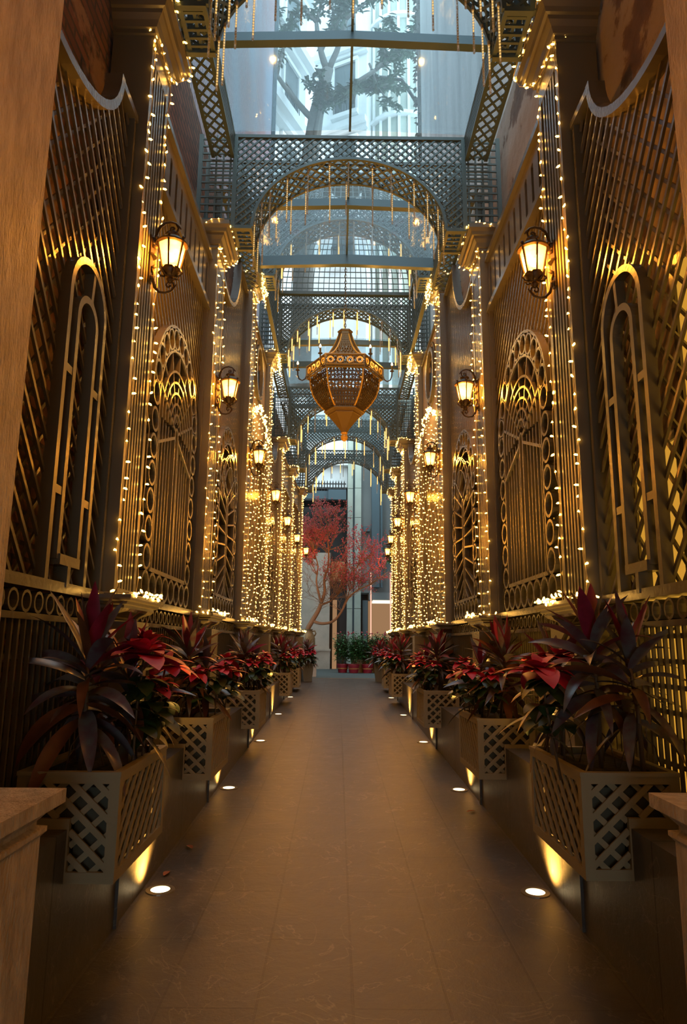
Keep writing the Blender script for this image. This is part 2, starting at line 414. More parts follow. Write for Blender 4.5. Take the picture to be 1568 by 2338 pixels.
# unseen porch added behind the camera to shut out sky light
b = MB(); b.box(-1.85, 1.85, -3.2, 3.75, 7.02, 7.3); structure(b.obj('ceiling_added', 'beige'))
b = MB()
for q in (-1, 1): b.box(min(q * .45, q * 1.85), max(q * .45, q * 1.85), -3.4, -3.2, -.2, 7.3)
b.box(-.45, .45, -3.4, -3.2, 1.95, 7.3); structure(b.obj('wall_front_added', 'beige'))    # unseen doorway gap added to let daylight onto the near planters
for s, nm in ((-1, 'left'), (1, 'right')):
    b = MB(); b.box(min(s * 1.62, s * 1.85), max(s * 1.62, s * 1.85), -3.2, -.5, -.2, 7.02); structure(b.obj('wall_porch_added_' + nm, 'beige'))
# outer walls above the roof and beyond
b = MB(); b.box(-2.15, -1.75, 2, 14.2, 6.95, 18); structure(b.obj('wall_upper_left', 'corr'))
b = MB(); b.box(1.75, 2.15, 2, 13.9, 6.95, 18); structure(b.obj('wall_upper_right', 'pale'))
b = MB(); b.box(-2.3, -1.75, 14.2, 14.36, 6.9, 18); b.box(-1.74, -1.66, 14.1, 14.2, 8, 18); structure(b.obj('trim_2', 'pipe'), 'dark downpipe at the end of the corrugated upper wall')

# ------------------------------------------------------------------ glass roof: panes, mullion, beams
def roof(name, y0, y1, z, peak, hw, beams, label, side_gap=0):
    root = empty(name, (0, y0, z), label, 'glass roof'); root['kind'] = 'structure'
    cuts = sorted([y0] + [y for y, _ in beams if y0 < y < y1] + [y1])
    for i in range(len(cuts) - 1):
        for s in (-1, 1):
            b = MB(SIDET(s)); a, c = cuts[i] + .02, cuts[i + 1] - .02
            b.add([(.012, a, z + peak), (hw, a, z), (hw, c, z), (.012, c, z + peak), (.012, a, z + peak + .012), (hw, a, z + .012), (hw, c, z + .012), (.012, c, z + peak + .012)],
                  [(0, 1, 2, 3), (7, 6, 5, 4), (0, 4, 5, 1), (1, 5, 6, 2), (2, 6, 7, 3), (3, 7, 4, 0)])
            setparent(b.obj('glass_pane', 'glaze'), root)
    b = MB(lambda p: (p[0] + sh(p[1]), p[1], p[2])); b.box(-.011, .011, y0, y1, z + peak - .005, z + peak + .02); setparent(b.obj('ridge_mullion', 'beam'), root)
    for y, h in beams:
        b = MB(lambda p: (p[0] + sh(p[1]), p[1], p[2]))
        for x0, x1 in ((-hw, 0), (0, hw)):
            za, zb = (z, z + peak) if x0 < 0 else (z + peak, z)
            b.add([(x0, y - .04, za - h), (x1, y - .04, zb - h), (x1, y + .04, zb - h), (x0, y + .04, za - h),
                   (x0, y - .04, za - .002), (x1, y - .04, zb - .002), (x1, y + .04, zb - .002), (x0, y + .04, za - .002)],
                  [(0, 3, 2, 1), (4, 5, 6, 7), (0, 1, 5, 4), (1, 2, 6, 5), (2, 3, 7, 6), (3, 0, 4, 7)])
        setparent(b.obj('roof_beam', 'beam'), root)
    return root
roof('glass_roof', 1.2, 6.38, 6.78, .045, 1.30, [(2.8, .09), (5.2, .09)], 'gabled glass roof panes over the first bay')
roof('glass_roof', 6.82, 9.03, 6.80, .045, 1.30, [(7.55, .10), (8.78, .15)], 'gabled glass roof panes before the lattice dome')
roof('glass_roof', 12.2, 14.5, 7.18, .04, 1.30, [(12.3, .10), (13.3, .12)], 'gabled glass roof panes just beyond the chandelier')
roof('glass_roof', 14.95, 17.15, 7.25, .03, 1.30, [(16.0, .1)], 'gabled glass roof panes between the fifth and sixth lattice arches')
roof('glass_roof', 17.6, 19.8, 7.45, .03, 1.30, [(18.6, .1)], 'gabled glass roof panes before the last lattice arch')

# ------------------------------------------------------------------ lattice arches over each pair of pilasters
ARCH = [  # front y, depth, spring z, top z, opening half width, opening height, outer half width
    (3.87, .40, 5.68, 6.75, 1.00, .81, 1.195), (6.36, .42, 5.68, 6.75, 1.00, .81, 1.195),
    (9.05, .42, 6.70, 7.87, 1.04, .91, 1.20), (11.74, .42, 6.70, 7.87, 1.05, .90, 1.20),
    (14.49, .42, 5.92, 7.12, 1.03, .90, 1.20), (17.14, .42, 5.96, 7.38, 1.03, .88, 1.20), (19.79, .42, 6.00, 7.20, 1.05, .92, 1.20)]
def arch(k):
    y0, dp, zs, zt, a, h, hw = ARCH[k]; y1 = y0 + dp
    T = lambda p: (p[0] + sh(y0), p[1], p[2])
    root = empty('lattice_arch', (sh(y0), y0, zs), f'{ORD[k]} green-grey diagonal lattice arch spanning the passage from the entrance', 'arch', 'lattice arches across the passage')
    inside = lambda x, z: (x / (a + .02)) ** 2 + ((z - zs) / (h + .02)) ** 2 > 1
    NY = (0, 1, 0); fine = k < 4
    for nm, y, pit in (('front_lattice', y0 + .015, .062), ('back_lattice', y1 - .015, .062)):
        b = MB(T)
        for an, dy in ((R(43), -.006), (R(-43), .006)):
            for p, q in clip_lines(inside, -hw, hw, zs, zt, pit, an, .02):
                b.bar((p[0], y + dy, p[1]), (q[0], y + dy, q[1]), .019, .011, NY)
        if nm == 'back_lattice':
            for z in (zt - .09, zt - .2): b.bar((-hw, y - .02, z), (hw, y - .02, z), .022, .012, NY)
        setparent(b.obj(nm, 'arch'), root)
        b = MB(T)
        for s in (-1, 1): b.box(s * hw - .022, s * hw + .022, y - .022, y + .022, zs - .02, zt)
        b.box(-hw, hw, y - .022, y + .022, zt - .035, zt)
        pts = [(a * cos(pi * i / 40), y, zs + h * sin(pi * i / 40)) for i in range(41)]
        b.sweep(pts, .03, .03, NY)
        for s in (-1, 1): b.box(min(s * a, s * hw), max(s * a, s * hw), y - .02, y + .02, zs - .025, zs + .012)
        setparent(b.obj('front_frame' if nm[0] == 'f' else 'back_frame', 'arch'), root)
    # intrados: diagonal lattice wrapped round the opening
    b = MB(T); n = 26
    E = lambda t, y: (a * cos(t), y, zs + h * sin(t))
    for i in range(-3, n + 1):
        for d in (1, -1):
            pts = []
            for j in range(5):
                t = pi * (i + (j if d > 0 else 4 - j) * .75) / n; y = y0 + .02 + (dp - .04) * j / 4
                if 0 <= t <= pi: pts.append(E(t, y))
            for u, v in zip(pts[:-1], pts[1:]):
                m = (Vector(u) + Vector(v)) / 2; nn = Vector((m.x / a ** 2, 0, (m.z - zs) / h ** 2))
                b.bar(u, v, .018, .01, nn)
    setparent(b.obj('intrados_lattice', 'arch'), root)
    # ladder soffits beside the opening, square-grid boxes out to the wall
    for s in (-1, 1):
        b = MB(lambda p: (s * p[0] + sh(y0), p[1], p[2]))
        b.box(a, hw, y0, y0 + .03, zs - .012, zs + .012); b.box(a, hw, y1 - .03, y1, zs - .012, zs + .012)
        b.box(a, a + .03, y0, y1, zs - .012, zs + .012); b.box(hw - .03, hw, y0, y1, zs - .012, zs + .012)
        for i in range(1, 6): y = y0 + dp * i / 6; b.box(a, hw, y - .01, y + .01, zs - .008, zs + .008)
        b.box((a + hw) / 2 - .01, (a + hw) / 2 + .01, y0, y1, zs + .006, zs + .02)
        setparent(b.obj('ladder_soffit', 'arch'), root)
        b = MB(lambda p: (s * p[0] + sh(y0), p[1], p[2]))
        for y in (y0 + .02, y1 - .02):
            for i in range(5): x = hw + .05 + i * .075; b.box(x - .009, x + .009, y - .006, y + .006, zs, zt)
            z = zs
            while z <= zt: b.box(hw, 1.56, y - .012, y, z - .009, z + .009); z += .085
            b.box(1.54, 1.58, y - .02, y + .02, zs, zt)
        setparent(b.obj('side_grille', 'arch'), root)
    return root
for k in range(7): arch(k)

# side girders that carry the glass roof
def girder(s, y0, y1, z0, z1, label, d0=1.21, d1=1.44):
    T = SIDET(s); root = empty('lattice_girder', (s * d0 + sh(y0), y0, z0), label, 'girder', 'lattice girders under the roof edges')
    for d in (d0 + .015, d1 - .015): b = MB(T); b.box(d - .018, d + .018, y0, y1, z0 - .012, z0 + .012); setparent(b.obj('bottom_rail', 'arch'), root)
    b = MB(T); b.box(d0 - .004, d0 + .02, y0, y1, z1 - .03, z1); setparent(b.obj('top_rail', 'arch'), root)
    b = MB(T)
    for an in (R(52), R(-52)):
        for p, q in clip_lines(lambda u, v: True, d0 + .02, d1 - .02, y0, y1, .082, an, .01):
            b.bar((p[0], p[1], z0 + (.004 if an > 0 else -.004)), (q[0], q[1], z0 + (.004 if an > 0 else -.004)), .02, .01, (0, 0, 1))
    setparent(b.obj('soffit_lattice', 'arch'), root)
    b = MB(T); z = z0 + .03
    while z < z1 - .03: b.box(d0, d0 + .012, y0, y1, z - .009, z + .009); z += .034
    setparent(b.obj('side_slats', 'arch'), root)
    return root
for s in (-1, 1):
    for y0, y1, z0, z1, t in ((1.2, 3.87, 6.48, 6.76, 'before the first lattice arch'), (4.27, 6.36, 6.48, 6.76, 'behind the first lattice arch'),
                              (6.78, 9.05, 6.48, 6.78, 'leading up to the lattice dome'), (12.16, 14.49, 6.86, 7.15, 'just beyond the chandelier'),
                              (14.91, 17.14, 6.9, 7.22, 'leading to the sixth lattice arch'), (17.56, 19.79, 7.0, 7.4, 'leading to the seventh lattice arch')):
        girder(s, y0, y1, z0, z1, f'green-grey lattice girder on the {SIDE[s]} {t}')

# lattice dome over the chandelier bay
root = empty('lattice_dome', (0, 10.6, 7.87), 'curved grid lattice dome over the chandelier bay', 'dome')
b = MB(); cx0, cyd, a, c, hz, zb = 0, 10.6, 1.2, 1.14, 1.35, 7.87
def dpt(face, w, t):
    """face 0..3, w -1..1 across, t 0 base .. 1 apex"""
    r = cos(t * pi / 2) ** .8; z = zb + hz * sin(t * pi / 2)
    x, y = {0: (w * a, c), 1: (w * a, -c), 2: (a, w * c), 3: (-a, w * c)}[face]
    return (x * r, cyd + y * r, z)
for face in range(4):
    for i in range(25):
        w = -1 + 2 * i / 24; pts = [dpt(face, w, t / 10) for t in range(10)]
        b.tube(pts, .009, 4)
    for j in range(19):
        t = j / 20; pts = [dpt(face, -1 + 2 * i / 8, t) for i in range(9)]; b.tube(pts, .009, 4)
setparent(b.obj('grid_shell', 'arch'), root)
for s in (-1, 1):
    b = MB()
    for an, dd in ((R(45), 0), (R(-45), .012)):
        for p, q in clip_lines(lambda u, v: True, 9.49, 11.72, 6.72, 7.84, .075, an, .02):
            b.bar((s * (1.22 + dd), p[0], p[1]), (s * (1.22 + dd), q[0], q[1]), .02, .011, NX)
    setparent(b.obj('drum_lattice', 'arch'), root)
    for za, zc_ in ((7.82, 7.9), (6.70, 6.74)):
        b = MB(); b.box(s * 1.22 - .03, s * 1.22 + .03, 9.47, 11.74, za, zc_); setparent(b.obj('side_beam', 'arch'), root)
for y in (9.49, 11.72): b = MB(); b.box(-1.19, 1.19, y - .03, y + .03, 7.84, 7.9); setparent(b.obj('cross_beam', 'arch'), root)
b = MB(); b.lathe([(.03, 9.10), (.26, 9.16), (.26, 9.24), (.05, 9.26)], (0, 10.55, 0), 12); setparent(b.obj('apex_hub', 'arch'), root)

# ------------------------------------------------------------------ pilasters
def pilaster(k, s):
    y = YC[k]; T = SIDET(s); z0 = 1.735 + lz(y); zc = CAPZ[k]
    root = empty('pilaster', (s * 1.34 + sh(y), y, .74), f'{ORD[k]} fluted greige pilaster from the entrance on the {SIDE[s]}', 'pilaster', 'fluted pilasters along the passage')
    b = MB(T); b.box(1.23, 1.60, y - .17, y + .17, .70, z0 - .14); b.box(1.255, 1.262, y - .11, y + .11, .9, z0 - .22); setparent(b.obj('pedestal', 'pil'), root)
    def mould(b, prof):   # prof: (projection, z) outward stepped; built round three sides
        vs = []; fs = []; n = len(prof)
        for p, z in prof:
            vs += [(1.60, y - HW - p, z), (1.34 - p, y - HW - p, z), (1.34 - p, y + HW + p, z), (1.60, y + HW + p, z)]
        for i in range(n - 1):
            for j in range(3): fs.append((i * 4 + j, i * 4 + j + 1, i * 4 + 5 + j, i * 4 + 4 + j))
        fs += [(0, 3, 2, 1), (4 * n - 4, 4 * n - 3, 4 * n - 2, 4 * n - 1)]
        b.add(vs, fs)
    b = MB(T)
    mould(b, [(-.0, z0 - .15), (-.0, z0 - .13), (.02, z0 - .128), (.03, z0 - .115), (.05, z0 - .10), (.085, z0 - .085), (.10, z0 - .07), (.10, z0 - .055), (.12, z0 - .05), (.125, z0 - .035), (.145, z0 - .03), (.15, z0 - .02), (.15, z0)])
    setparent(b.obj('base_moulding', 'pil'), root)
    b = MB(T)
    b.box(1.365, 1.60, y - HW, y + HW, z0, zc)
    b.box(1.335, 1.38, y - HW, y - HW + .05, z0, zc); b.box(1.335, 1.38, y + HW - .05, y + HW, z0, zc)
    b.box(1.335, 1.38, y - HW, y + HW, zc - .16, zc); b.box(1.335, 1.38, y - HW, y + HW, z0, z0 + .05)
    shaft = setparent(b.obj('shaft', 'pil'), root)
    b = MB(T); w = 2 * HW - .10
    for i in range(1, 6):
        yy = y - HW + .05 + w * i / 6; b.box(1.337, 1.366, yy - .013, yy + .013, z0 + .04, zc - .15)
    # rounded heads of the flutes
    for i in range(6):
        yy = y - HW + .05 + w * (i + .5) / 6
        b.prism([(yy - w / 12, zc - .155)] + [(yy + (w / 12) * cos(t), zc - .20 + .045 * sin(t)) for t in [pi - pi * j / 6 for j in range(7)]] + [(yy + w / 12, zc - .155)], 1.342, 1.37, 'x')
    fl = b.obj('flutes', 'pil'); fl.parent = shaft; fl.matrix_parent_inverse = shaft.matrix_parent_inverse.inverted() if False else Matrix.Translation(Vector((0, 0, 0)))
    b = MB(T)
    mould(b, [(.0, zc - .01), (.015, zc - .005), (.015, zc + .025), (.03, zc + .03), (.045, zc + .07), (.07, zc + .10), (.075, zc + .125), (.095, zc + .13), (.105, zc + .16), (.125, zc + .185), (.13, zc + .19), (.13, zc + .235), (.0, zc + .237)])
    setparent(b.obj('capital', 'pil'), root)
    return root
for k in range(7):
    for s in (-1, 1): pilaster(k, s)

# ------------------------------------------------------------------ screens between the pilasters
BAY = [(1.55, 3.87), (4.31, 6.36), (6.80, 9.05), (9.49, 11.73), (12.17, 14.48), (14.92, 17.13), (17.57, 19.78)]
def ring(b, y, z, r, d, w=.018, t=.05, n=16):
    b.sweep([(d, y + r * cos(2 * pi * i / n), z + r * sin(2 * pi * i / n)) for i in range(n)], w, t, NX, True)
DESC = ['greige lattice screen with keyhole frames', 'lattice screen with ringed arch and slotted band', 'slat screen with ringed fan and deep scoop',
        'warm boarded screen with round porthole', 'slat screen with ringed fan', 'lattice screen with slotted band', 'lattice screen with slotted band']
WHERE = ['before the first pilaster', 'behind the first lantern', 'after the second pilaster', 'beside the chandelier',
         'just beyond the chandelier', 'after the fifth pilaster', 'after the sixth pilaster']
def screen(k, s):
    y0, y1 = BAY[k]; T0 = SIDET(s); T = lambda p: T0((p[0] + .03, p[1], p[2])); L = y1 - y0; yc = (y0 + y1) / 2; zr = 1.745 + lz(yc)
    root = empty('lattice_screen' if k != 3 else 'boarded_screen', (s * 1.40 + sh(yc), yc, .74), f'{DESC[k]} {WHERE[k]}, {SIDE[s]}', 'screen', 'screens between the pilasters')
    typ = {0: 'scoop', 1: 'slot', 2: 'scoop', 3: 'oval', 4: 'scoop', 5: 'slot', 6: 'slot'}[k]
    sc = {0: (2.75, .80, 4.80, .56), 2: (7.42, .88, 6.42, .95), 4: (13.3, .8, 5.7, .6)}.get(k)
    bandz = {1: (4.78, 5.33), 5: (5.15, 5.85), 6: (5.3, 5.9)}.get(k)
    top = sc[2] if sc else (bandz[0] if bandz else 6.44)
    def inside(y, z):
        if sc:
            c, hwid, zt, dep = sc
            if abs(y - c) < hwid and z > zt - dep * math.sqrt(max(0, 1 - ((y - c) / hwid) ** 2)): return False
        return True
    # frame
    b = MB(T)
    b.box(1.355, 1.43, y0, y1, zr - .03, zr + .02)                       # main rail
    for ya in (y0 + .025, y1 - .025): b.box(1.37, 1.45, ya - .016, ya + .016, zr, top)
    if sc:
        c, hwid, zt, dep = sc
        tt = [pi + pi * i / 24 for i in range(25)]
        pts = [(1.405, c + hwid * cos(t), zt + dep * sin(t)) for t in tt]
        pts = [p for p in pts if y0 <= p[1] <= y1]
        b.sweep(pts, .05, .10, NX)
        if c + hwid < y1: b.box(1.36, 1.455, c + hwid - .02, y1, zt - .045, zt)
        if c - hwid > y0: b.box(1.36, 1.455, y0, c - hwid + .02, zt - .045, zt)
    if bandz:
        b.box(1.35, 1.44, y0, y1, bandz[0] - .03, bandz[0] + .02); b.box(1.35, 1.44, y0, y1, bandz[1] - .02, bandz[1] + .03)
    setparent(b.obj('frame', 'panel'), root)
    if bandz:
        b = MB(T); n = 11; za, zb_ = bandz[0] + .09, bandz[1] - .12; pit = L / n
        b.box(1.385, 1.41, y0, y1, bandz[0], za); b.box(1.385, 1.41, y0, y1, zb_, bandz[1])
        for i in range(n + 1):
            yy = y0 + i * pit; hwd = pit / 2 - .03
            b.box(1.385, 1.41, max(y0, yy - hwd), min(y1, yy + hwd), za, zb_)
        for i in range(n):      # rounded slot ends
            yy = y0 + (i + .5) * pit; r = .03
            for zz, sg in ((za, 1), (zb_, -1)):
                for q in (-1, 1):
                    b.prism([(yy + q * r, zz), (yy + q * r, zz + sg * r)] + [(yy + q * r * cos(t), zz + sg * (r - r * sin(t))) for t in (R(30), R(60), R(90))], 1.385, 1.41, 'x')
        setparent(b.obj('slotted_band', 'panel'), root)
    if typ == 'oval':
        b = MB(T); oc, oz, orr = 10.6, 5.83, .40
        nb = 16
        for i in range(nb):
            ya, yb = y0 + L * i / nb + .002, y0 + L * (i + 1) / nb - .002
            ym = (ya + yb) / 2
            if abs(ym - oc) < orr:
                hh = math.sqrt(orr ** 2 - (ym - oc) ** 2)
                b.box(1.39, 1.42, ya, yb, 4.6, oz - hh); b.box(1.39, 1.42, ya, yb, oz + hh, 6.44)
            else: b.box(1.39, 1.42, ya, yb, 4.6, 6.44)
        setparent(b.obj('boards', 'plank'), root)
        b = MB(T)
        ring(b, oc, oz, .42, 1.375, .07, .06, 40); ring(b, oc, oz, .52, 1.385, .025, .03, 40)
        setparent(b.obj('porthole_ring', 'panel'), root)
        b = MB(T); b.box(1.45, 1.46, oc - .42, oc + .42, oz - .42, oz + .42); setparent(b.obj('porthole_backing', 'plank'), root)
        for za, zc_ in ((4.55, 4.62), (6.40, 6.46)): b = MB(T); b.box(1.36, 1.44, y0, y1, za, zc_); setparent(b.obj('rail', 'panel'), root)
        top = 4.56
    # slats
    b = MB(T)
    if k in (2, 4, 3):
        yy = y0 + .05
        while yy < y1 - .03:
            z = zr
            zt_ = top
            if sc:
                c, hwid, zt, dep = sc
                if abs(yy - c) < hwid: zt_ = zt - dep * math.sqrt(1 - ((yy - c) / hwid) ** 2)
            b.box(1.402, 1.416, yy - .009, yy + .009, zr, zt_ - .01); yy += .07
    else:
        for p, q in clip_lines(inside, y0 + .03, y1 - .03, zr, top, .10 if k == 0 else .09, R(-48), .02):
            b.bar((1.41, p[0], p[1]), (1.41, q[0], q[1]), .02, .014, NX)
    setparent(b.obj('front_slats', 'panel'), root)
    b = MB(T)
    for p, q in clip_lines(inside, y0 + .03, y1 - .03, zr, top, .11 if k == 0 else .10, R(48) if k not in (2, 4, 3) else R(0), .02):
        b.bar((1.462, p[0], p[1]), (1.462, q[0], q[1]), .018, .012, NX)
    setparent(b.obj('back_slats', 'panel'), root)
    # ornament
    b = MB(T); d = 1.37 if k else 1.385; t = .055
    if k == 0:
        for c in (3.335, 2.165):
            for hw_, za, zb_ in ((.237, zr, 3.19), (.125, 1.86, 3.10)):
                pts = [(d, c - hw_, za)] + [(d, c - hw_, zb_)] + arc(c, zb_, hw_, pi, 0, 20, d)[1:] + [(d, c + hw_, za)]
                b.sweep(pts, .037, .055, NX)
            b.bar((d, c - .125, 1.86), (d, c + .125, 1.86), .05, .075, NX)
            b.bar((d, c, zr), (d, c, 1.86), .035, .07, NX)
            for z in (2.78, 2.18):
                for q in (-1, 1): b.bar((d, c + q * .125, z), (d, c + q * .237, z), .04, .05, NX)
            b.bar((d, c + .03, 3.21), (d, c + .05, 3.43), .03, .05, NX)
    elif k in (1, 5, 6, 2, 4):
        c = yc - .06; z0 = 3.22 + lz(yc); Ro = .73; rr_ = .082
        b.sweep(arc(c, z0, Ro, 0, pi, 36, d), .025, t, NX)
        b.sweep(arc(c, z0, .545, 0, pi, 32, d), .022, t, NX)
        for i in range(13):
            an = pi * i / 12; ring(b, c + .637 * cos(an), z0 + .637 * sin(an), rr_, d, .02, t)
        zz = z0 - .2
        while zz > zr + .2:
            for q in (-1, 1): ring(b, c + q * .637, zz, rr_, d, .02, t)
            zz -= .195
        for i in range(8): ring(b, c - .637 + 1.274 * i / 7, zr + .115, .086, d, .02, t)
        b.bar((d, c - .55, zr + .225), (d, c + .55, zr + .225), .03, t, NX)
        for q in (-1, 1): b.bar((d, c + q * .545, zr + .225), (d, c + q * .545, z0), .02, t, NX)
        # central slot with pointed head
        pts = [(d, c - .045, zr + .24), (d, c - .045, z0 - .12)] + arc(c, z0 - .12, .045, pi, 0, 8, d)[1:] + [(d, c + .045, zr + .24)]
        b.sweep(pts, .018, t, NX)
        if k in (1, 5, 6):
            for r_ in (.46, .375, .29, .205, .12): b.sweep(arc(c, z0 - .08, r_, -.1, pi + .1, 24, d), .018, t, NX)
            for an in (35, 62, 90, 118, 145):
                b.bar((d, c + .06 * cos(R(an)), z0 - .08 + .06 * sin(R(an))), (d, c + .54 * cos(R(an)), z0 + .54 * sin(R(an))), .014, t * .8, NX)
            for q in (-1, 1):
                b.bar((d, c + q * .05, z0 - .1), (d, c + q * .545, z0 + .12), .022, t, NX); b.bar((d, c + q * .05, z0 - .16), (d, c + q * .545, z0 - .34), .022, t, NX)
            for i in range(1, 6):
                for q in (-1, 1): yy = c + q * (.045 + .5 * i / 6); b.bar((d + .005, yy, zr + .23), (d + .005, yy, z0 - .12), .014, .04, NX)
        else:
            for j in range(12):
                z = z0 - .05 - .12 * j; an = R(34 - 8 * j)
                if z < zr + .25: break
                for q in (-1, 1):
                    e = (c + q * .545, z + .5 * math.tan(max(an, R(-52))))
                    zz_ = max(e[1], zr + .23); f = 1 if e[1] >= zr + .23 else (z - zz_) / (z - e[1])
                    b.bar((d, c + q * .045, z), (d, c + q * (.045 + .5 * f), zz_), .018, t, NX)
            for q in (-1, 1):
                for r_, dx in ((.545, .3), (.545, .15), (.545, 0), (.40, .2)):
                    pts = [p for p in arc(c + q * dx, z0 - .15, r_ + dx * .3, 0, pi, 24, d) if (p[1] - c) ** 2 + (p[2] - z0) ** 2 < .55 ** 2 or (p[2] < z0 and abs(p[1] - c) < .545)]
                    if len(pts) > 2: b.sweep(pts, .014, t, NX)
    if b.v: setparent(b.obj('ornament' if k else 'keyhole_frames', 'panel'), root)
    # ring frieze and lower grille
    b = MB(T); n = int(L / .118); pit = L / n
    for i in range(n):
        yy = y0 + (i + .5) * pit; ring(b, yy, zr - .088, .043, 1.395, .013, .05, 12)
        b.bar((1.395, yy + .048, zr - .088), (1.395, yy + pit - .048, zr - .088), .014, .02, NX)
    b.box(1.37, 1.42, y0, y1, zr - .165, zr - .137)
    setparent(b.obj('ring_frieze', 'panel'), root)
    b = MB(T); yy = y0 + .03
    while yy < y1: b.box(1.388, 1.404, yy - .007, yy + .007, .74, zr - .15); yy += .062
    z = .84
    while z < zr - .2: b.box(1.425, 1.437, y0, y1, z - .011, z + .011); z += .115
    setparent(b.obj('lower_grille', 'panel'), root)
for k in range(7):
    for s in (-1, 1): screen(k, s)

# lit windows behind the screens on the plaster side
n = 1
for y0, y1, z0, z1 in ((1.7, 3.14, 1.0, 3.35), (3.26, 3.75, .8, 2.5), (4.5, 5.7, .8, 2.75)):
    b = MB(); b.box(1.60, 1.618, y0, y1, z0, z1); b.box(1.585, 1.62, y0 - .04, y0, z0, z1, 1); b.box(1.585, 1.62, y1, y1 + .04, z0, z1, 1); b.box(1.585, 1.62, y0, y1, z1, z1 + .05, 1)
    structure(b.obj(f'window_{n}', ['litwall', 'panel'])); n += 1

# ------------------------------------------------------------------ travertine entrance columns on pedestals
for s in (-1, 1):
    root = empty('stone_column', (s * 1.5, 1.5, 0), 'travertine entrance column on the ' + SIDE[s], 'column', 'travertine entrance columns')
    T = lambda p: (s * p[0], p[1], p[2])
    b = MB(T); b.box(1.217 if s < 0 else 1.235, 1.61, .9, 2.36, .998, 7.0); setparent(b.obj('shaft', 'trav'), root)
    root = empty('stone_pedestal', (s * 1.4, 1.8, 0), 'travertine pedestal with moulded cap on the ' + SIDE[s], 'pedestal', 'travertine pedestals')
    b = MB(T); b.box(1.035, 1.61, .9, 2.40, fz(1.6) - .06, .86); setparent(b.obj('shaft', 'trav'), root)
    b = MB(T)
    prof = [(1.035, 2.40, .855), (1.02, 2.415, .87), (1.02, 2.415, .885), (1.045, 2.39, .893), (1.045, 2.39, .905), (1.025, 2.41, .925), (.995, 2.44, .945), (.985, 2.445, .948), (.98, 2.45, .952), (.98, 2.45, .995)]
    vs = []; fs = []
    for d, y, z in prof: vs += [(d, .9, z), (d, y, z), (1.61, y, z)]
    for i in range(len(prof) - 1):
        for j in range(2): fs.append((3 * i + j, 3 * i + j + 1, 3 * i + 4 + j, 3 * i + 3 + j))
    q = 3 * (len(prof) - 1); vs += [(1.61, .9, prof[-1][2])]; fs.append((q, q + 1, q + 2, len(vs) - 1))
    b.add(vs, fs); setparent(b.obj('moulded_cap', 'trav'), root)

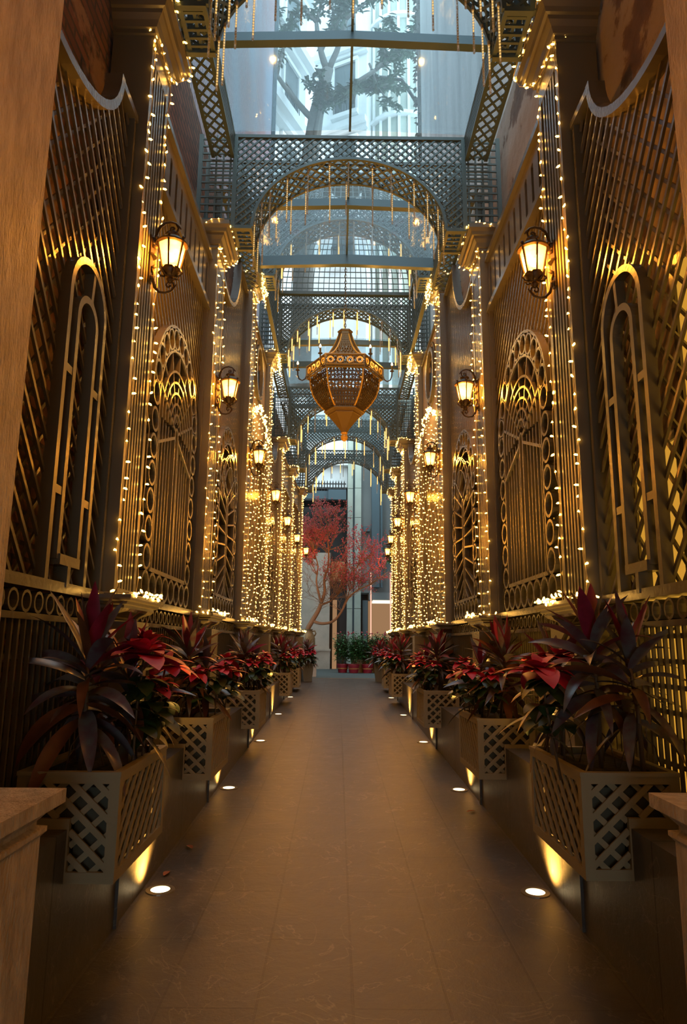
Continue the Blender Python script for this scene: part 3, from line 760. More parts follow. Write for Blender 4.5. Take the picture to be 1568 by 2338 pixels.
# ------------------------------------------------------------------ lanterns
def lantern_proto(label):
    root = empty('wall_lantern', (0, 0, 0), label, 'lantern', 'wall lanterns on the pilasters')   # +x points into the passage; origin on the pilaster face
    cx = .155
    b = MB()
    b.box(0, .012, -.035, .035, -.20, .16); b.lathe([(.05, 0), (.05, .012)], (0, 0, 0), 10)
    for z in (-.17, .14): b.ball((.018, 0, z), .024)
    b.obj('back_plate', 'iron', root)
    b = MB()   # upper arm arches over the lamp, lower arm sweeps under it; both end in scrolls
    up = [(.015, 0, .10), (.03, 0, .15), (.04, 0, .20), (.06, 0, .245), (.095, 0, .275), (.135, 0, .283), (.175, 0, .27), (.20, 0, .245), (.215, 0, .225)]
    b.tube(up, [.012, .012, .011, .011, .010, .010, .009, .008, .004], 7)
    b.obj('upper_arm', 'iron', root, smooth=True); b = MB()
    b.tube([(cx + .002 + (.042 - .0035 * i) * cos(R(60 - 42 * i)), 0, .225 + (.042 - .0035 * i) * sin(R(60 - 42 * i))) for i in range(11)], [.008] * 9 + [.007, .008], 6)
    b.obj('top_scroll', 'iron', root, smooth=True); b = MB()
    lo = [(.015, 0, -.09), (.03, 0, -.13), (.032, 0, -.19), (.045, 0, -.24), (.08, 0, -.278), (.125, 0, -.285), (.165, 0, -.27), (.19, 0, -.24), (.205, 0, -.215)]
    b.tube(lo, [.012, .012, .011, .011, .010, .010, .009, .007, .004], 7)
    b.obj('lower_arm', 'iron', root, smooth=True); b = MB()
    b.tube([(cx - .005 + (.040 - .0033 * i) * cos(R(-60 + 42 * i)), 0, -.225 + (.040 - .0033 * i) * sin(R(-60 + 42 * i))) for i in range(11)], [.008] * 9 + [.007, .008], 6)
    b.obj('bottom_scroll', 'iron', root, smooth=True)
    for z in (.10, -.10):
        b = MB(); b.tube([(.0, 0, z), (.045, 0, z - .03 if z > 0 else z + .03)], .014, 7); b.obj('arm_socket', 'iron', root, smooth=True)
    b = MB()
    b.lathe([(.113, .092), (.118, .098), (.113, .108), (.095, .118), (.085, .125), (.07, .145), (.045, .152), (.04, .165), (.052, .172), (.05, .185), (.028, .195), (.02, .205), (.012, .22)], (cx, 0, 0), 16)
    for i in range(6):
        an = 2 * pi * i / 6 + R(30); b.ball((cx + .11 * cos(an), .11 * sin(an), .122), .013)
    b.obj('cap', 'iron', root, smooth=True)
    b = MB()
    for i in range(6):
        an = 2 * pi * i / 6 + R(30)
        b.bar((cx + .104 * cos(an), .104 * sin(an), .095), (cx + .065 * cos(an), .065 * sin(an), -.095), .013, .010, (cos(an), sin(an), .2))
    b.lathe([(.098, .085), (.110, .092), (.098, .097)], (cx, 0, 0), 18, cap=False)
    cage = b.obj('cage', 'iron', root)
    b = MB(); b.lathe([(.061, -.095), (.098, .092)], (cx, 0, 0), 6, rot=R(30), cap=False); b.obj('glass', 'frost', cage)
    b = MB(); b.lathe([(.068, -.092), (.072, -.10), (.07, -.115), (.055, -.14), (.035, -.155), (.02, -.165), (.028, -.175), (.03, -.185), (.018, -.20), (.006, -.21)], (cx, 0, 0), 14)
    for i in range(6):
        an = 2 * pi * i / 6; b.tube([(cx + .07 * cos(an), .07 * sin(an), -.10), (cx + .088 * cos(an), .088 * sin(an), -.125), (cx + .07 * cos(an), .07 * sin(an), -.15), (cx + .04 * cos(an), .04 * sin(an), -.155)], .007, 5)
    b.obj('bottom_cup', 'iron', root, smooth=True)
    b = MB(); b.ball((cx, 0, -.005), .026, 0, 10, 8, 1.35); b.obj('bulb', 'lampbulb', root, smooth=True)
    return root
proto = None
for k in range(7):
    for s in (-1, 1):
        lab = f'{ORD[k]} lit iron wall lantern from the entrance on the {SIDE[s]}'
        y = YC[k] + .05; z = 3.925 + .0129 * y
        if proto is None: o = proto = lantern_proto(lab)
        else: o = copytree(proto)
        o['label'] = lab; o.scale = (.9,) * 3; o.location = (s * 1.337 + sh(y), y, z); o.rotation_euler = (0, 0, 0 if s < 0 else pi)
        ld = bpy.data.lights.new('lantern_light', 'POINT'); ld.color = LAMP; ld.energy = LANTERN_W; ld.shadow_soft_size = .05
        lo = bpy.data.objects.new('lantern_light', ld); COL.objects.link(lo); lo.location = (s * (1.337 - .155) + sh(y), y, z + .0)

for s in (-1, 1):      # lantern copies added out of view to light the entrance columns
    o = copytree(proto); o['label'] = f'added out-of-view iron lantern lighting the travertine entrance column, {SIDE[s]}'; o['group'] = 'added entrance column lanterns'
    xc = 1.217 if s < 0 else 1.235
    o.location = (s * xc, 1.1, 3.3); o.rotation_euler = (0, 0, 0 if s < 0 else pi)
    ld = bpy.data.lights.new('lantern_light', 'POINT'); ld.color = LAMP; ld.energy = COLUMN_FILL_W; ld.shadow_soft_size = .05  # lamp of the added lantern, brightens the column faces
    lo = bpy.data.objects.new('lantern_light', ld); COL.objects.link(lo); lo.location = (s * (xc - .14), 1.1, 3.3)

# ------------------------------------------------------------------ in-ground uplights
proto = None
for k, y in enumerate((4.20, 6.667, 9.296, 12.03, 14.85)):
    for s in (-1, 1):
        lab = f'{ORD[k]} round glowing floor uplight from the entrance on the {SIDE[s]}'
        if proto is None:
            proto = empty('floor_uplight', (0, 0, 0), lab, 'uplight', 'uplights set in the paving')
            b = MB(); b.lathe([(.054, -.004), (.054, .005), (.080, .004), (.083, -.004)], (0, 0, 0), 24, cap=False); b.obj('steel_rim', 'steel', proto, smooth=False)
            b = MB(); b.lathe([(.0535, -.003), (.0535, .003)], (0, 0, 0), 24); b.obj('lens', 'disc', proto)
            o = proto
        else: o = copytree(proto)
        o['label'] = lab; o.location = (s * 1.055 + sh(y), y, fz(y) + .003); o.rotation_euler = (math.atan(.0268), 0, 0)
        ld = bpy.data.lights.new('uplight_beam', 'SPOT'); ld.color = LAMP; ld.energy = SPOT_W; ld.spot_size = R(120); ld.spot_blend = 1.0; ld.shadow_soft_size = .05
        lo = bpy.data.objects.new('uplight_beam', ld); COL.objects.link(lo); lo.location = (s * 1.065 + sh(y), y, fz(y) + .02)
        lo.rotation_euler = Vector((s * .30, .0, 1)).to_track_quat('-Z', 'Y').to_euler()

# ------------------------------------------------------------------ planters
def planter_proto(s, L=.78):
    root = empty('planter_box', (0, 0, 0), 'x', 'planter', 'olive lattice planters along the passage')
    T = lambda p: (s * p[0], p[1], p[2]); H, D, N, NZ, bd = .42, .42, .235, .20, .042
    b = MB(T)   # frame boards; the outer half is notched to hook over the plinth
    for y in (0, L):
        ya, yb = (y, y + .022) if y == 0 else (y - .022, y)
        b.box(0, D, ya, yb, H - bd, H); b.box(0, bd, ya, yb, 0, H); b.box(0, N, ya, yb, 0, bd); b.box(N - bd, N, ya, yb, 0, NZ + bd)
        b.box(N - bd, D, ya, yb, NZ, NZ + bd); b.box(D - bd, D, ya, yb, NZ, H)
    e = .0225; b.box(0, .022, e, L - e, H - bd, H); b.box(0, .022, e, L - e, 0, bd); b.box(0, .022, e, bd, bd, H - bd); b.box(0, .022, L - bd, L - e, bd, H - bd)
    b.box(D - .022, D, e, L - e, NZ, H); b.box(-.004, .03, -.004, L + .004, H - .012, H + .004); b.box(0, D, -.004, .03, H - .012, H + .004); b.box(0, D, L - .03, L + .004, H - .012, H + .004); b.box(D - .03, D + .004, 0, L, H - .012, H + .004)
    b.obj('frame', 'planter', root)
    inL = lambda d, z: (d <= N - bd or z >= NZ + bd)
    for y in (.008, L - .008):
        b = MB(T)
        for an, dy in ((R(42), 0), (R(-42), .012 if y < .1 else -.012)):
            for p, q in clip_lines(inL, bd - .012, D - bd + .012, bd - .012, H - bd + .012, .068, an, .006): b.bar((p[0], y + dy, p[1]), (q[0], y + dy, q[1]), .024, .009, (0, 1, 0))
        b.obj('end_lattice', 'planter', root)
    b = MB(T)
    for an, dd in ((R(42), .008), (R(-42), .019)):
        for p, q in clip_lines(lambda u, v: True, bd - .012, L - bd + .012, bd - .012, H - bd + .012, .068, an, .006): b.bar((dd, p[0], p[1]), (dd, q[0], q[1]), .024, .009, NX)
    b.obj('side_lattice', 'planter', root)
    b = MB(T); b.box(.055, N - .045, .055, L - .055, .02, H - .03); b.box(N - .05, D - .04, .055, L - .055, NZ + .03, H - .03); b.obj('liner', 'liner', root)
    b = MB(T); b.box(.025, D - .025, .028, L - .028, H - .06, H - .026); b.obj('soil', 'soil', root)
    return root
PL = {-1: [2.98, 5.13, 8.15, 13.35, 16.0], 1: [3.06, 5.24, 8.42, 13.35, 16.0]}
proto = {}
for k in range(5):
    for s in (-1, 1):
        if s not in proto: o = proto[s] = planter_proto(s)
        else: o = copytree(proto[s])
        y = PL[s][k]
        o['label'] = f'{ORD[k] if k < 4 else "fifth"} olive lattice planter from the entrance, hooked over the plinth, {SIDE[s]}'
        o.location = (s * .96 + sh(y), y, .53)

# ------------------------------------------------------------------ plants
def leafshape(b, base, d, up, L, w, droop, m, n=6, fold=.25, prof=None, roll=0):
    """a blade with a folded midrib: starts at base, heads along d, droops"""
    p = Vector(base); d = Vector(d).normalized(); vs = []; fs = []
    for i in range(n + 1):
        t = i / n
        side = d.cross(Vector((0, 0, 1)))
        if side.length < .15: side = Vector(up).cross(d)
        side.normalize()
        if roll: side.rotate(Matrix.Rotation(roll, 3, d))
        nn = side.cross(d).normalized()
        ww = w * (prof(t) if prof else max(.04, math.sin(pi * min(1, .06 + t * .94)) ** .8 * (1 - .25 * t)))
        if i == n: ww = w * .02
        vs += [p - side * ww + nn * ww * fold, p.copy(), p + side * ww + nn * ww * fold]
        p = p + d * (L / n); d = (d + Vector((0, 0, -droop / n))).normalized()
    for i in range(n):
        o = 3 * i; fs += [(o, o + 1, o + 4, o + 3), (o + 1, o + 2, o + 5, o + 4)]
    b.add(vs, fs, m)

def cordyline(seed, stems, label, group='cordyline plants in the planters'):
    rnd = random.Random(seed)
    root = empty('cordyline_plant', (0, 0, 0), label, 'plant', group)
    bs = MB(); bl = MB()
    for (x, y, h, n, Lf) in stems:
        tx, ty = x + rnd.uniform(-.04, .04), y + rnd.uniform(-.04, .04)
        bs.tube([(x, y, -.04), ((x + tx) / 2 + .01, (y + ty) / 2, h * .5), (tx, ty, h)], [.012, .01, .008], 6)
        a0 = rnd.uniform(0, 6.28)
        for i in range(n):
            f = i / max(1, n - 1); an = a0 + i * 2.4; el = R(-15 + 95 * f ** 1.3) + rnd.uniform(-.15, .15)
            d = (cos(an) * cos(el), sin(an) * cos(el), sin(el))
            hz_ = h - .30 * (1 - f) ** 1.4 * min(1, h / .35)
            u = rnd.random()
            m = (1 if u < .75 else 0) if f > .85 else (0 if u < .70 else (2 if u < .86 or f < .45 else 1))
            leafshape(bl, (tx, ty, hz_), d, (0, 0, 1), Lf * rnd.uniform(.8, 1.12) * (1 - .25 * f), rnd.uniform(.026, .038) * Lf / .36, rnd.uniform(.7, 2.1) * (1.12 - f), m, 9, roll=rnd.uniform(-.7, .7))
        for i in range(4):   # dry thin strands at the foot
            an = rnd.uniform(0, 6.28); e = .1
            bs.tube([(x + .02 * cos(an), y + .02 * sin(an), .16), (x + .07 * cos(an), y + .07 * sin(an), .12), (x + .10 * cos(an), y + .1 * sin(an), .02)], .003, 4)
    bs.obj('stems', 'stem', root, smooth=True); bl.obj('leaves', ['cord', 'cordred', 'cordbr'], root, smooth=True)
    return root
def poinsettia(seed, heads, label, group='poinsettias in the planters'):
    rnd = random.Random(seed)
    root = empty('poinsettia', (0, 0, 0), label, 'plant', group)
    bs = MB(); bb = MB(); bl = MB(); bc = MB()
    pr = lambda t: max(.05, math.sin(pi * min(1, .05 + .95 * t) ** .85) ** .75)
    for (x, y, h, r, tilt) in heads:
        bb = MB(); hx, hy = x + tilt[0], y + tilt[1]
        bs.tube([(x * .5, y * .8, -.04), ((x + hx) / 2, (y + hy) / 2, h * .6), (hx, hy, h)], .006, 5)
        for lay, (n, L, el) in enumerate(((6, r, 5), (6, r * .8, 28), (5, r * .5, 50))):
            a0 = rnd.uniform(0, 6.28)
            for i in range(n):
                an = a0 + 2 * pi * i / n + rnd.uniform(-.2, .2); e = R(el) + rnd.uniform(-.25, .2)
                d = Vector((cos(an) * cos(e) + tilt[0] * 1.5, sin(an) * cos(e) + tilt[1] * 1.5, sin(e)))
                leafshape(bb, (hx, hy, h + lay * .008), d, (0, 0, 1), L * rnd.uniform(.85, 1.15), L * .27, rnd.uniform(.5, 1.3), 0, 6, .12, pr)
        bb.obj('flower_head', 'bract', root, smooth=True)
        for i in range(5): bc.ball((hx + rnd.uniform(-.012, .012), hy + rnd.uniform(-.012, .012), h + .025), .006, 0, 5, 4)
        for i in range(13):
            an = i * 2.4; hh = h * rnd.uniform(.35, .93); e = rnd.uniform(-.4, .4)
            leafshape(bl, (hx * .8, hy * .95, hh), (cos(an) * cos(e), sin(an) * cos(e), sin(e)), (0, 0, 1), rnd.uniform(.10, .17), .042, rnd.uniform(.6, 1.6), 0, 6, .1, pr)
    bs.obj('stems', 'stem', root, smooth=True); bl.obj('leaves', 'pleaf', root, smooth=True); bc.obj('flower_buds', 'gold', root)
    return root
ZS = .53 + .39
cvar = {}; pvar = {}
for k in range(5):
    for s in (-1, 1):
        y = PL[s][k]; w5 = ORD[k] if k < 4 else 'fifth'
        cl = f'dark red-leaved cordyline in the {w5} planter from the entrance, {SIDE[s]}'
        pl = f'red poinsettia in the {w5} planter from the entrance, {SIDE[s]}'
        key = (s, k if k < 2 else 2 + k % 2)
        # (x: + towards the wall for s=+1)
        if key not in cvar:
            q = s
            st = {(-1, 0): [(-.24, .20, .50, 40, .42), (-.14, .50, .42, 26, .37), (-.33, .62, .48, 24, .38)],
                  (1, 0): [(.20, .30, .58, 40, .41), (.33, .14, .52, 30, .39), (.14, .66, .46, 22, .36)]}.get(key,
                  [(q * .22, .22, .50, 34, .38), (q * .30, .55, .50, 30, .38), (q * .12, .42, .40, 20, .34)])
            cvar[key] = c = cordyline(11 + 3 * k + (s > 0), st, cl)
            hd = {(-1, 0): [(-.07, .36, .50, .21, (.05, -.04)), (-.05, .62, .44, .18, (.06, 0)), (-.10, .50, .56, .16, (.04, -.02)), (-.06, .50, .34, .14, (.06, -.03))],
                  (1, 0): [(-.02, .30, .44, .21, (-.06, -.06)), (.10, .46, .50, .18, (-.03, -.03)), (.06, .66, .46, .17, (-.04, 0))]}.get(key,
                  [(q * .05, .25, .36, .15, (-q * .05, -.03)), (q * .06, .55, .42, .15, (-q * .05, 0)), (q * .16, .12, .34, .13, (-q * .02, -.04)), (q * .04, .70, .33, .13, (-q * .06, 0))])
            pvar[key] = p = poinsettia(31 + 3 * k + (s > 0), hd, pl)
        else:
            c = copytree(cvar[key]); p = copytree(pvar[key])
        c['label'] = cl; p['label'] = pl
        for o in (c, p): o.location = (s * .96 + sh(y), y, ZS)

# tall grey pots at the far end, each with its plants
for s in (-1, 1):
    y = 19.1; x = -.86 if s < 0 else 1.08
    root = empty('tapered_pot', (x, y, fz(y)), f'tall grey tapered lattice pot at the far end, {SIDE[s]}', 'pot', 'tapered pots at the far end')
    b = MB(); b.lathe([(.15, 0), (.21, .42), (.225, .43), (.225, .47), (.20, .47), (.19, .40)], (0, 0, 0), 4, rot=R(45), cap=False); b.obj('body', 'greypaint', root)
    b = MB(); b.lathe([(.001, .40), (.19, .40)], (0, 0, 0), 4, rot=R(45), cap=False); b.obj('soil', 'soil', root)
    c = copytree(cvar[(s, 2)]); c['label'] = f'dark cordyline in the tall grey pot at the far end, {SIDE[s]}'; c.location = (x - s * .2, y - .3, fz(y) + .40)
    p = copytree(pvar[(s, 2)]); p['label'] = f'red poinsettia in the tall grey pot at the far end, {SIDE[s]}'; p.location = (x - s * .12, y - .4, fz(y) + .40)

# ------------------------------------------------------------------ fairy lights
bp_ = MB()
bp_.add([(0, .0075, 0), (.0065, -.00375, 0), (-.0065, -.00375, 0), (0, .0095, .020), (.0082, -.0047, .020), (-.0082, -.0047, .020), (0, 0, .032)],
        [(0, 2, 1), (0, 1, 4, 3), (1, 2, 5, 4), (2, 0, 3, 5), (3, 4, 6), (4, 5, 6), (5, 3, 6)])
BULBV, BULBF = bp_.v, bp_.f
bulb_me = bpy.data.meshes.new('bulb'); bulb_me.from_pydata(BULBV, [], BULBF); bulb_me.materials.append(MT['bulb'])
def string(path, out, seed, label, group, parts, name='fairy_light_string', spacing=.09, scale=1.0, wob=.012, jit=.012, cat='string lights'):
    """wire along path with little bulbs that point away from it; out = directions the bulbs may lean to"""
    rnd = random.Random(seed); P = [Vector(p) for p in path]
    seg = [(P[i + 1] - P[i]).length for i in range(len(P) - 1)]; tot = sum(seg)
    def at(t):
        for i, q in enumerate(seg):
            if t <= q or i == len(seg) - 1: return P[i].lerp(P[i + 1], min(1, t / q))
            t -= q
    n = max(6, int(tot / .12)); pts = [at(tot * i / n) + Vector((rnd.uniform(-wob, wob), rnd.uniform(-wob, wob), rnd.uniform(-wob, wob) * .4)) for i in range(n + 1)]
    b = MB(); b.tube(pts, .0035 * scale, 4, 0)
    B = []
    t = rnd.uniform(0, spacing)
    while t < tot:
        f = t / tot * n; i = min(int(f), n - 1); p = pts[i].lerp(pts[i + 1], f - i)
        d = Vector(rnd.choice(out)) + Vector((rnd.uniform(-.6, .6), rnd.uniform(-.6, .6), rnd.uniform(-.5, .5))); d.normalize()
        B.append((p + d * .004, d)); t += spacing * rnd.uniform(.6, 1.4)
    if parts:
        root = tag(b.obj(name, ['wire']), label, cat, group)
        for p, d in B:
            o = bpy.data.objects.new('bulb', bulb_me); COL.objects.link(o); o.parent = root
            o.location = p; o.rotation_euler = d.to_track_quat('Z', 'Y').to_euler(); o.scale = (scale,) * 3
    else:
        for p, d in B:
            m = Matrix.LocRotScale(p, d.to_track_quat('Z', 'Y'), (scale,) * 3)
            b.add([m @ Vector(v) for v in BULBV], BULBF, 1)
        root = tag(b.obj(name, ['wire', 'bulb']), label, cat, group)
    return root
sd = 100
for k in range(7):
    for s in (-1, 1):
        y = YC[k]; x = lambda d: s * d + sh(y); z0 = 1.745 + lz(y); zc = CAPZ[k]; parts = k < 2
        sc_ = [.85, .85, .85, .9, .95, 1.0, 1.0][k]; spc = [.09, .09, .085, .085, .09, .10, .10][k]
        where = f'the {ORD[k]} pilaster, {SIDE[s]}'
        o_ = [(-s, 0, 0), (-s * .5, -1, 0), (-s * .5, 1, 0), (0, -1, 0)]
        string([(x(1.325), y - HW + .005, zc), (x(1.325), y - HW + .005, z0)], o_, sd, f'warm fairy lights down the near edge of {where}', 'fairy lights on the pilasters', parts, spacing=spc, scale=sc_); sd += 1
        string([(x(1.325), y + HW - .005, zc), (x(1.325), y + HW - .005, z0)], o_, sd, f'warm fairy lights down the far edge of {where}', 'fairy lights on the pilasters', parts, spacing=spc, scale=sc_); sd += 1
        q = HW + .15
        up = [(0, 0, 1), (0, 0, -1), (-s, 0, 0), (0, -1, 0)]
        loop = [(x(1.45), y - q, z0), (x(1.185), y - q, z0 + .005), (x(1.185), y + q, z0 + .005), (x(1.42), y + q, z0), (x(1.2), y + q * .7, z0 + .012), (x(1.19), y - .1, z0 + .012)]
        string(loop, up, sd, f'warm fairy lights heaped on the base ledge of {where}', 'fairy lights on the pilasters', parts, 'fairy_light_garland', .058, sc_, .02); sd += 1
        q = HW + .13
        loop = [(x(1.45), y - q, zc + .19), (x(1.45), y - q, zc + .24), (x(1.205), y - q, zc + .235), (x(1.205), y + q, zc + .235), (x(1.215), y + q, zc + .17), (x(1.32), y + HW, zc + .02), (x(1.32), y - HW, zc + .01), (x(1.45), y - HW, zc - .0)]
        string(loop, up + [(-s, 0, -.5)], sd, f'warm fairy lights round the capital of {where}', 'fairy lights on the pilasters', parts, 'fairy_light_garland', .075 if k < 2 else .045, sc_, .012); sd += 1
        if k in (2, 3):    # bundled extra lights on the tall pilasters beside the chandelier
            loop = [(x(1.2), y - .3 + .07 * i, zc + (.22 if i % 2 else -.06)) for i in range(9)]
            string(loop, up, sd, f'tangled fairy lights draped over the capital of {where}', 'fairy lights on the pilasters', False, 'fairy_light_garland', .035, sc_, .02); sd += 1
        if k >= 3:
            string([(x(1.325), y, zc), (x(1.325), y, z0)], o_, sd, f'warm fairy lights down the middle of {where}', 'fairy lights on the pilasters', False, spacing=.075, scale=sc_); sd += 1
# curtains of fairy lights on the bays around the chandelier
for (ya, yb, zt, k) in ((9.56, 11.6, 4.75, 3), (12.2, 14.4, 4.6, 4), (15.0, 17.1, 5.0, 5), (17.6, 19.7, 5.0, 6)):
    for s in (-1, 1):
        root = empty('fairy_light_curtain', (s * 1.34 + sh((ya + yb) / 2), (ya + yb) / 2, zt), f'curtain of hanging fairy lights, {SIDE[s]}, {WHERE[k]}', 'string lights', 'fairy light curtains')
        n = {3: 6, 4: 2, 5: 2, 6: 2}[k]
        for i in range(n):
            y = ya + (yb - ya) * ((i + .5) / n) ** (1.0 if k == 3 else 1.3); rnd = random.Random(sd)
            x = s * 1.335 + sh(y); o_ = [(-s, 0, 0), (-s * .5, -1, 0), (-s * .5, 1, 0)]
            top = zt + (.35 * math.sin(pi * (i + .5) / n) if k == 3 else rnd.uniform(-.2, .3))
            o = string([(x, y, top), (x - s * .02, y + .03, (top + 1.75) / 2), (x, y, 1.78 + lz(y))], o_, sd, None, None, False, 'strand', .09, .85, .03, cat=None); sd += 1
            setparent(o, root)
        if k == 3:
            pts = [(s * 1.33, ya + (yb - ya) * i / 24, zt + .35 * math.sin(pi * i / 24) + .1 * (i % 2)) for i in range(25)]
            setparent(string(pts, [(-s, 0, 0), (0, 0, -1), (0, 0, 1)], sd, None, None, False, 'swag', .04, 1.3, .03, cat=None), root); sd += 1

# ------------------------------------------------------------------ icicle tubes under the arches
def tube_light(k, x, y, z, L, lit, n):
    lab = ('lit' if lit else 'unlit') + f' clear icicle light tube hanging from the {ORD[k]} lattice arch'
    grp = f'{"lit" if lit else "unlit"} icicle tubes of the {ORD[k]} arch'
    r = .0085 if k < 2 else .011
    if k < 2:
        root = empty('icicle_light', (x, y, z), lab, 'icicle light', grp)
        b = MB(); b.tube([(0, 0, 0), (0, 0, -L)], r, 7); b.ball((0, 0, -L), r * 1.15, 0, 7, 4); b.obj('tube', 'tube', root, smooth=True)
        b = MB(); m = int(L / .026)
        for i in range(m):
            zz = -.03 - i * (L - .05) / m
            b.lathe([(.0005, -.006), (.0055, -.004), (.0055, .004), (.0005, .006)], (0, 0, zz), 5, 0 if (lit and i < m * lit) else 1)
        b.obj('led_strip', ['led', 'ledoff'], root)
        b = MB(); b.lathe([(r * 1.25, -.02), (r * 1.25, .01), (.004, .022)], (0, 0, 0), 8); b.obj('cap', 'wire', root)
    else:
        b = MB(); b.tube([(0, 0, 0), (0, 0, -L)], r, 5, 0)
        b.tube([(0, 0, -.02), (0, 0, -L * (lit or .9))], r * (1.12 if lit else .6), 5, 1 if lit else 2)
        b.lathe([(r * 1.3, -.02), (r * 1.3, .01), (.004, .022)], (0, 0, 0), 5, 3)
        tag(b.obj('icicle_light', ['tube', 'led', 'ledoff', 'wire'], loc=(x, y, z)), lab, 'icicle light', grp)
for k in range(7):
    y0, dp, zs, zt, a, h, hw = ARCH[k]; rnd = random.Random(500 + k)
    N = [15, 13, 12, 13, 12, 11, 10][k]
    for row, yy in enumerate((y0 + .05, y0 + dp - .05)):
        for i in range(N):
            t = pi * (i + .35 + .3 * rnd.random()) / N
            lit = rnd.choice([0, 0, .55, .75, 1]) if k < 3 else rnd.choice([0, .6, .8, 1])
            if k == 0 and t > .25 * pi and t < .75 * pi: pass
            tube_light(k, (a - .02) * cos(t) + sh(y0), yy + rnd.uniform(-.02, .02), zs + (h - .02) * sin(t) - .01, rnd.choice([.38, .42, .46, .5]), lit, i)

# ------------------------------------------------------------------ chandelier
root = empty('lattice_chandelier', (0, 10.5, 4.66), 'large hexagonal bronze lattice chandelier with candle arms hanging over the passage', 'chandelier')
cy_ = 10.5
def hexp(r, z, i, rot=0): an = pi / 3 * i + rot; return Vector((r * cos(an), cy_ + r * sin(an), z))
def facet(b, rows, nu, w, t, m=0, diag=False):
    for i in range(6):
        def P(u, v):
            f = v * (len(rows) - 1); j = min(int(f), len(rows) - 2); q = f - j
            r = rows[j][0] * (1 - q) + rows[j + 1][0] * q; z = rows[j][1] * (1 - q) + rows[j + 1][1] * q
            return hexp(r, z, i).lerp(hexp(r, z, i + 1), u)
        c = hexp(1, 0, i) + hexp(1, 0, i + 1); nn = Vector((c.x, c.y - 2 * cy_, 0))
        N = 10
        if diag:
            for e in range(-nu, nu + 1):
                for sg in (1, -1):
                    pts = []
                    for v in range(N + 1):
                        u = (e + (v / N) * nu) / nu; u = u if sg > 0 else 1 - u
                        if 0 <= u <= 1: pts.append(P(u, v / N))
                    if len(pts) > 1: b.sweep(pts, w, t, nn, False, m)
        else:
            for e in range(1, nu): b.sweep([P(e / nu, v / N) for v in range(N + 1)], w, t, nn, False, m)
            for v in range(1, 9): b.sweep([P(0, v / 9), P(1, v / 9)], w, t, nn, False, m)
bowl = [(.29, 5.15), (.36, 5.21), (.43, 5.29), (.50, 5.40), (.54, 5.52), (.555, 5.62), (.56, 5.70)]
b = MB(); facet(b, bowl, 10, .021, .012); setparent(b.obj('bowl_lattice', 'bowl'), root)
b = MB()
for i in range(6): b.tube([hexp(r, z, i) for r, z in bowl], .014, 6)
setparent(b.obj('bowl_ribs', 'gilt'), root)
b = MB(); b.lathe([(.22, 5.06), (.27, 5.075), (.27, 5.095), (.30, 5.10), (.315, 5.125), (.33, 5.13), (.33, 5.15), (.30, 5.16)], (0, cy_, 0), 6); setparent(b.obj('lower_rim', 'bronze'), root)
b = MB(); b.lathe([(.255, 5.07), (.16, 4.96), (.08, 4.86), (.045, 4.80), (.03, 4.795)], (0, cy_, 0), 6); setparent(b.obj('lower_cone', 'bronze'), root)
b = MB(); b.lathe([(.03, 4.81), (.05, 4.80), (.053, 4.785), (.035, 4.775), (.045, 4.76), (.055, 4.73), (.05, 4.69), (.03, 4.665), (.006, 4.655)], (0, cy_, 0), 12); setparent(b.obj('finial', 'gilt', smooth=True), root)
b = MB()
for z, r in ((5.70, .60), (5.735, .612), (5.90, .612)):
    b.tube([hexp(r, z, i) for i in range(6)], .018, 4, 0, True)
for i in range(6): b.tube([hexp(.612, 5.69, i), hexp(.612, 5.91, i)], .016, 4)
setparent(b.obj('crown_frame', 'bronze'), root)
b = MB()
for i in range(6):
    A, B_ = hexp(.605, 5.815, i), hexp(.605, 5.815, i + 1); mid = (A + B_) / 2; nn = Vector((mid.x, mid.y - cy_, 0)).normalized(); tt = (B_ - A).normalized()
    for e in range(4):
        c = A.lerp(B_, (e + .5) / 4)
        b.sweep([c + tt * .042 * cos(q * pi / 6) + Vector((0, 0, .042 * sin(q * pi / 6))) for q in range(12)], .026, .02, nn, True)
setparent(b.obj('crown_rings', 'gilt'), root)
b = MB()
for i in range(6):
    A, B_ = hexp(.60, 5.815, i), hexp(.60, 5.815, i + 1); mid = (A + B_) / 2; nn = Vector((mid.x, mid.y - cy_, 0)).normalized()
    for e in range(9):
        c = A.lerp(B_, (e + .0) / 8); c2 = A.lerp(B_, min(1, (e + 1) / 8))
        b.bar(c + Vector((0, 0, .08)), c2 - Vector((0, 0, .08)), .010, .008, nn); b.bar(c - Vector((0, 0, .08)), c2 + Vector((0, 0, .08)), .010, .008, nn)
setparent(b.obj('crown_tracery', 'bronze'), root)
roofp = [(.59, 5.91), (.46, 5.96), (.34, 6.05), (.24, 6.17), (.17, 6.29), (.125, 6.40), (.115, 6.44)]
b = MB(); facet(b, roofp, 7, .013, .011, diag=True); setparent(b.obj('roof_lattice', 'bronze'), root)
b = MB()
for i in range(6): b.tube([hexp(r, z, i) for r, z in roofp], .014, 6)
setparent(b.obj('roof_ribs', 'gilt'), root)
b = MB(); b.lathe([(.115, 6.43), (.12, 6.45), (.11, 6.50), (.125, 6.51), (.125, 6.53), (.06, 6.545), (.02, 6.56)], (0, cy_, 0), 6); setparent(b.obj('top_cap', 'bronze'), root)
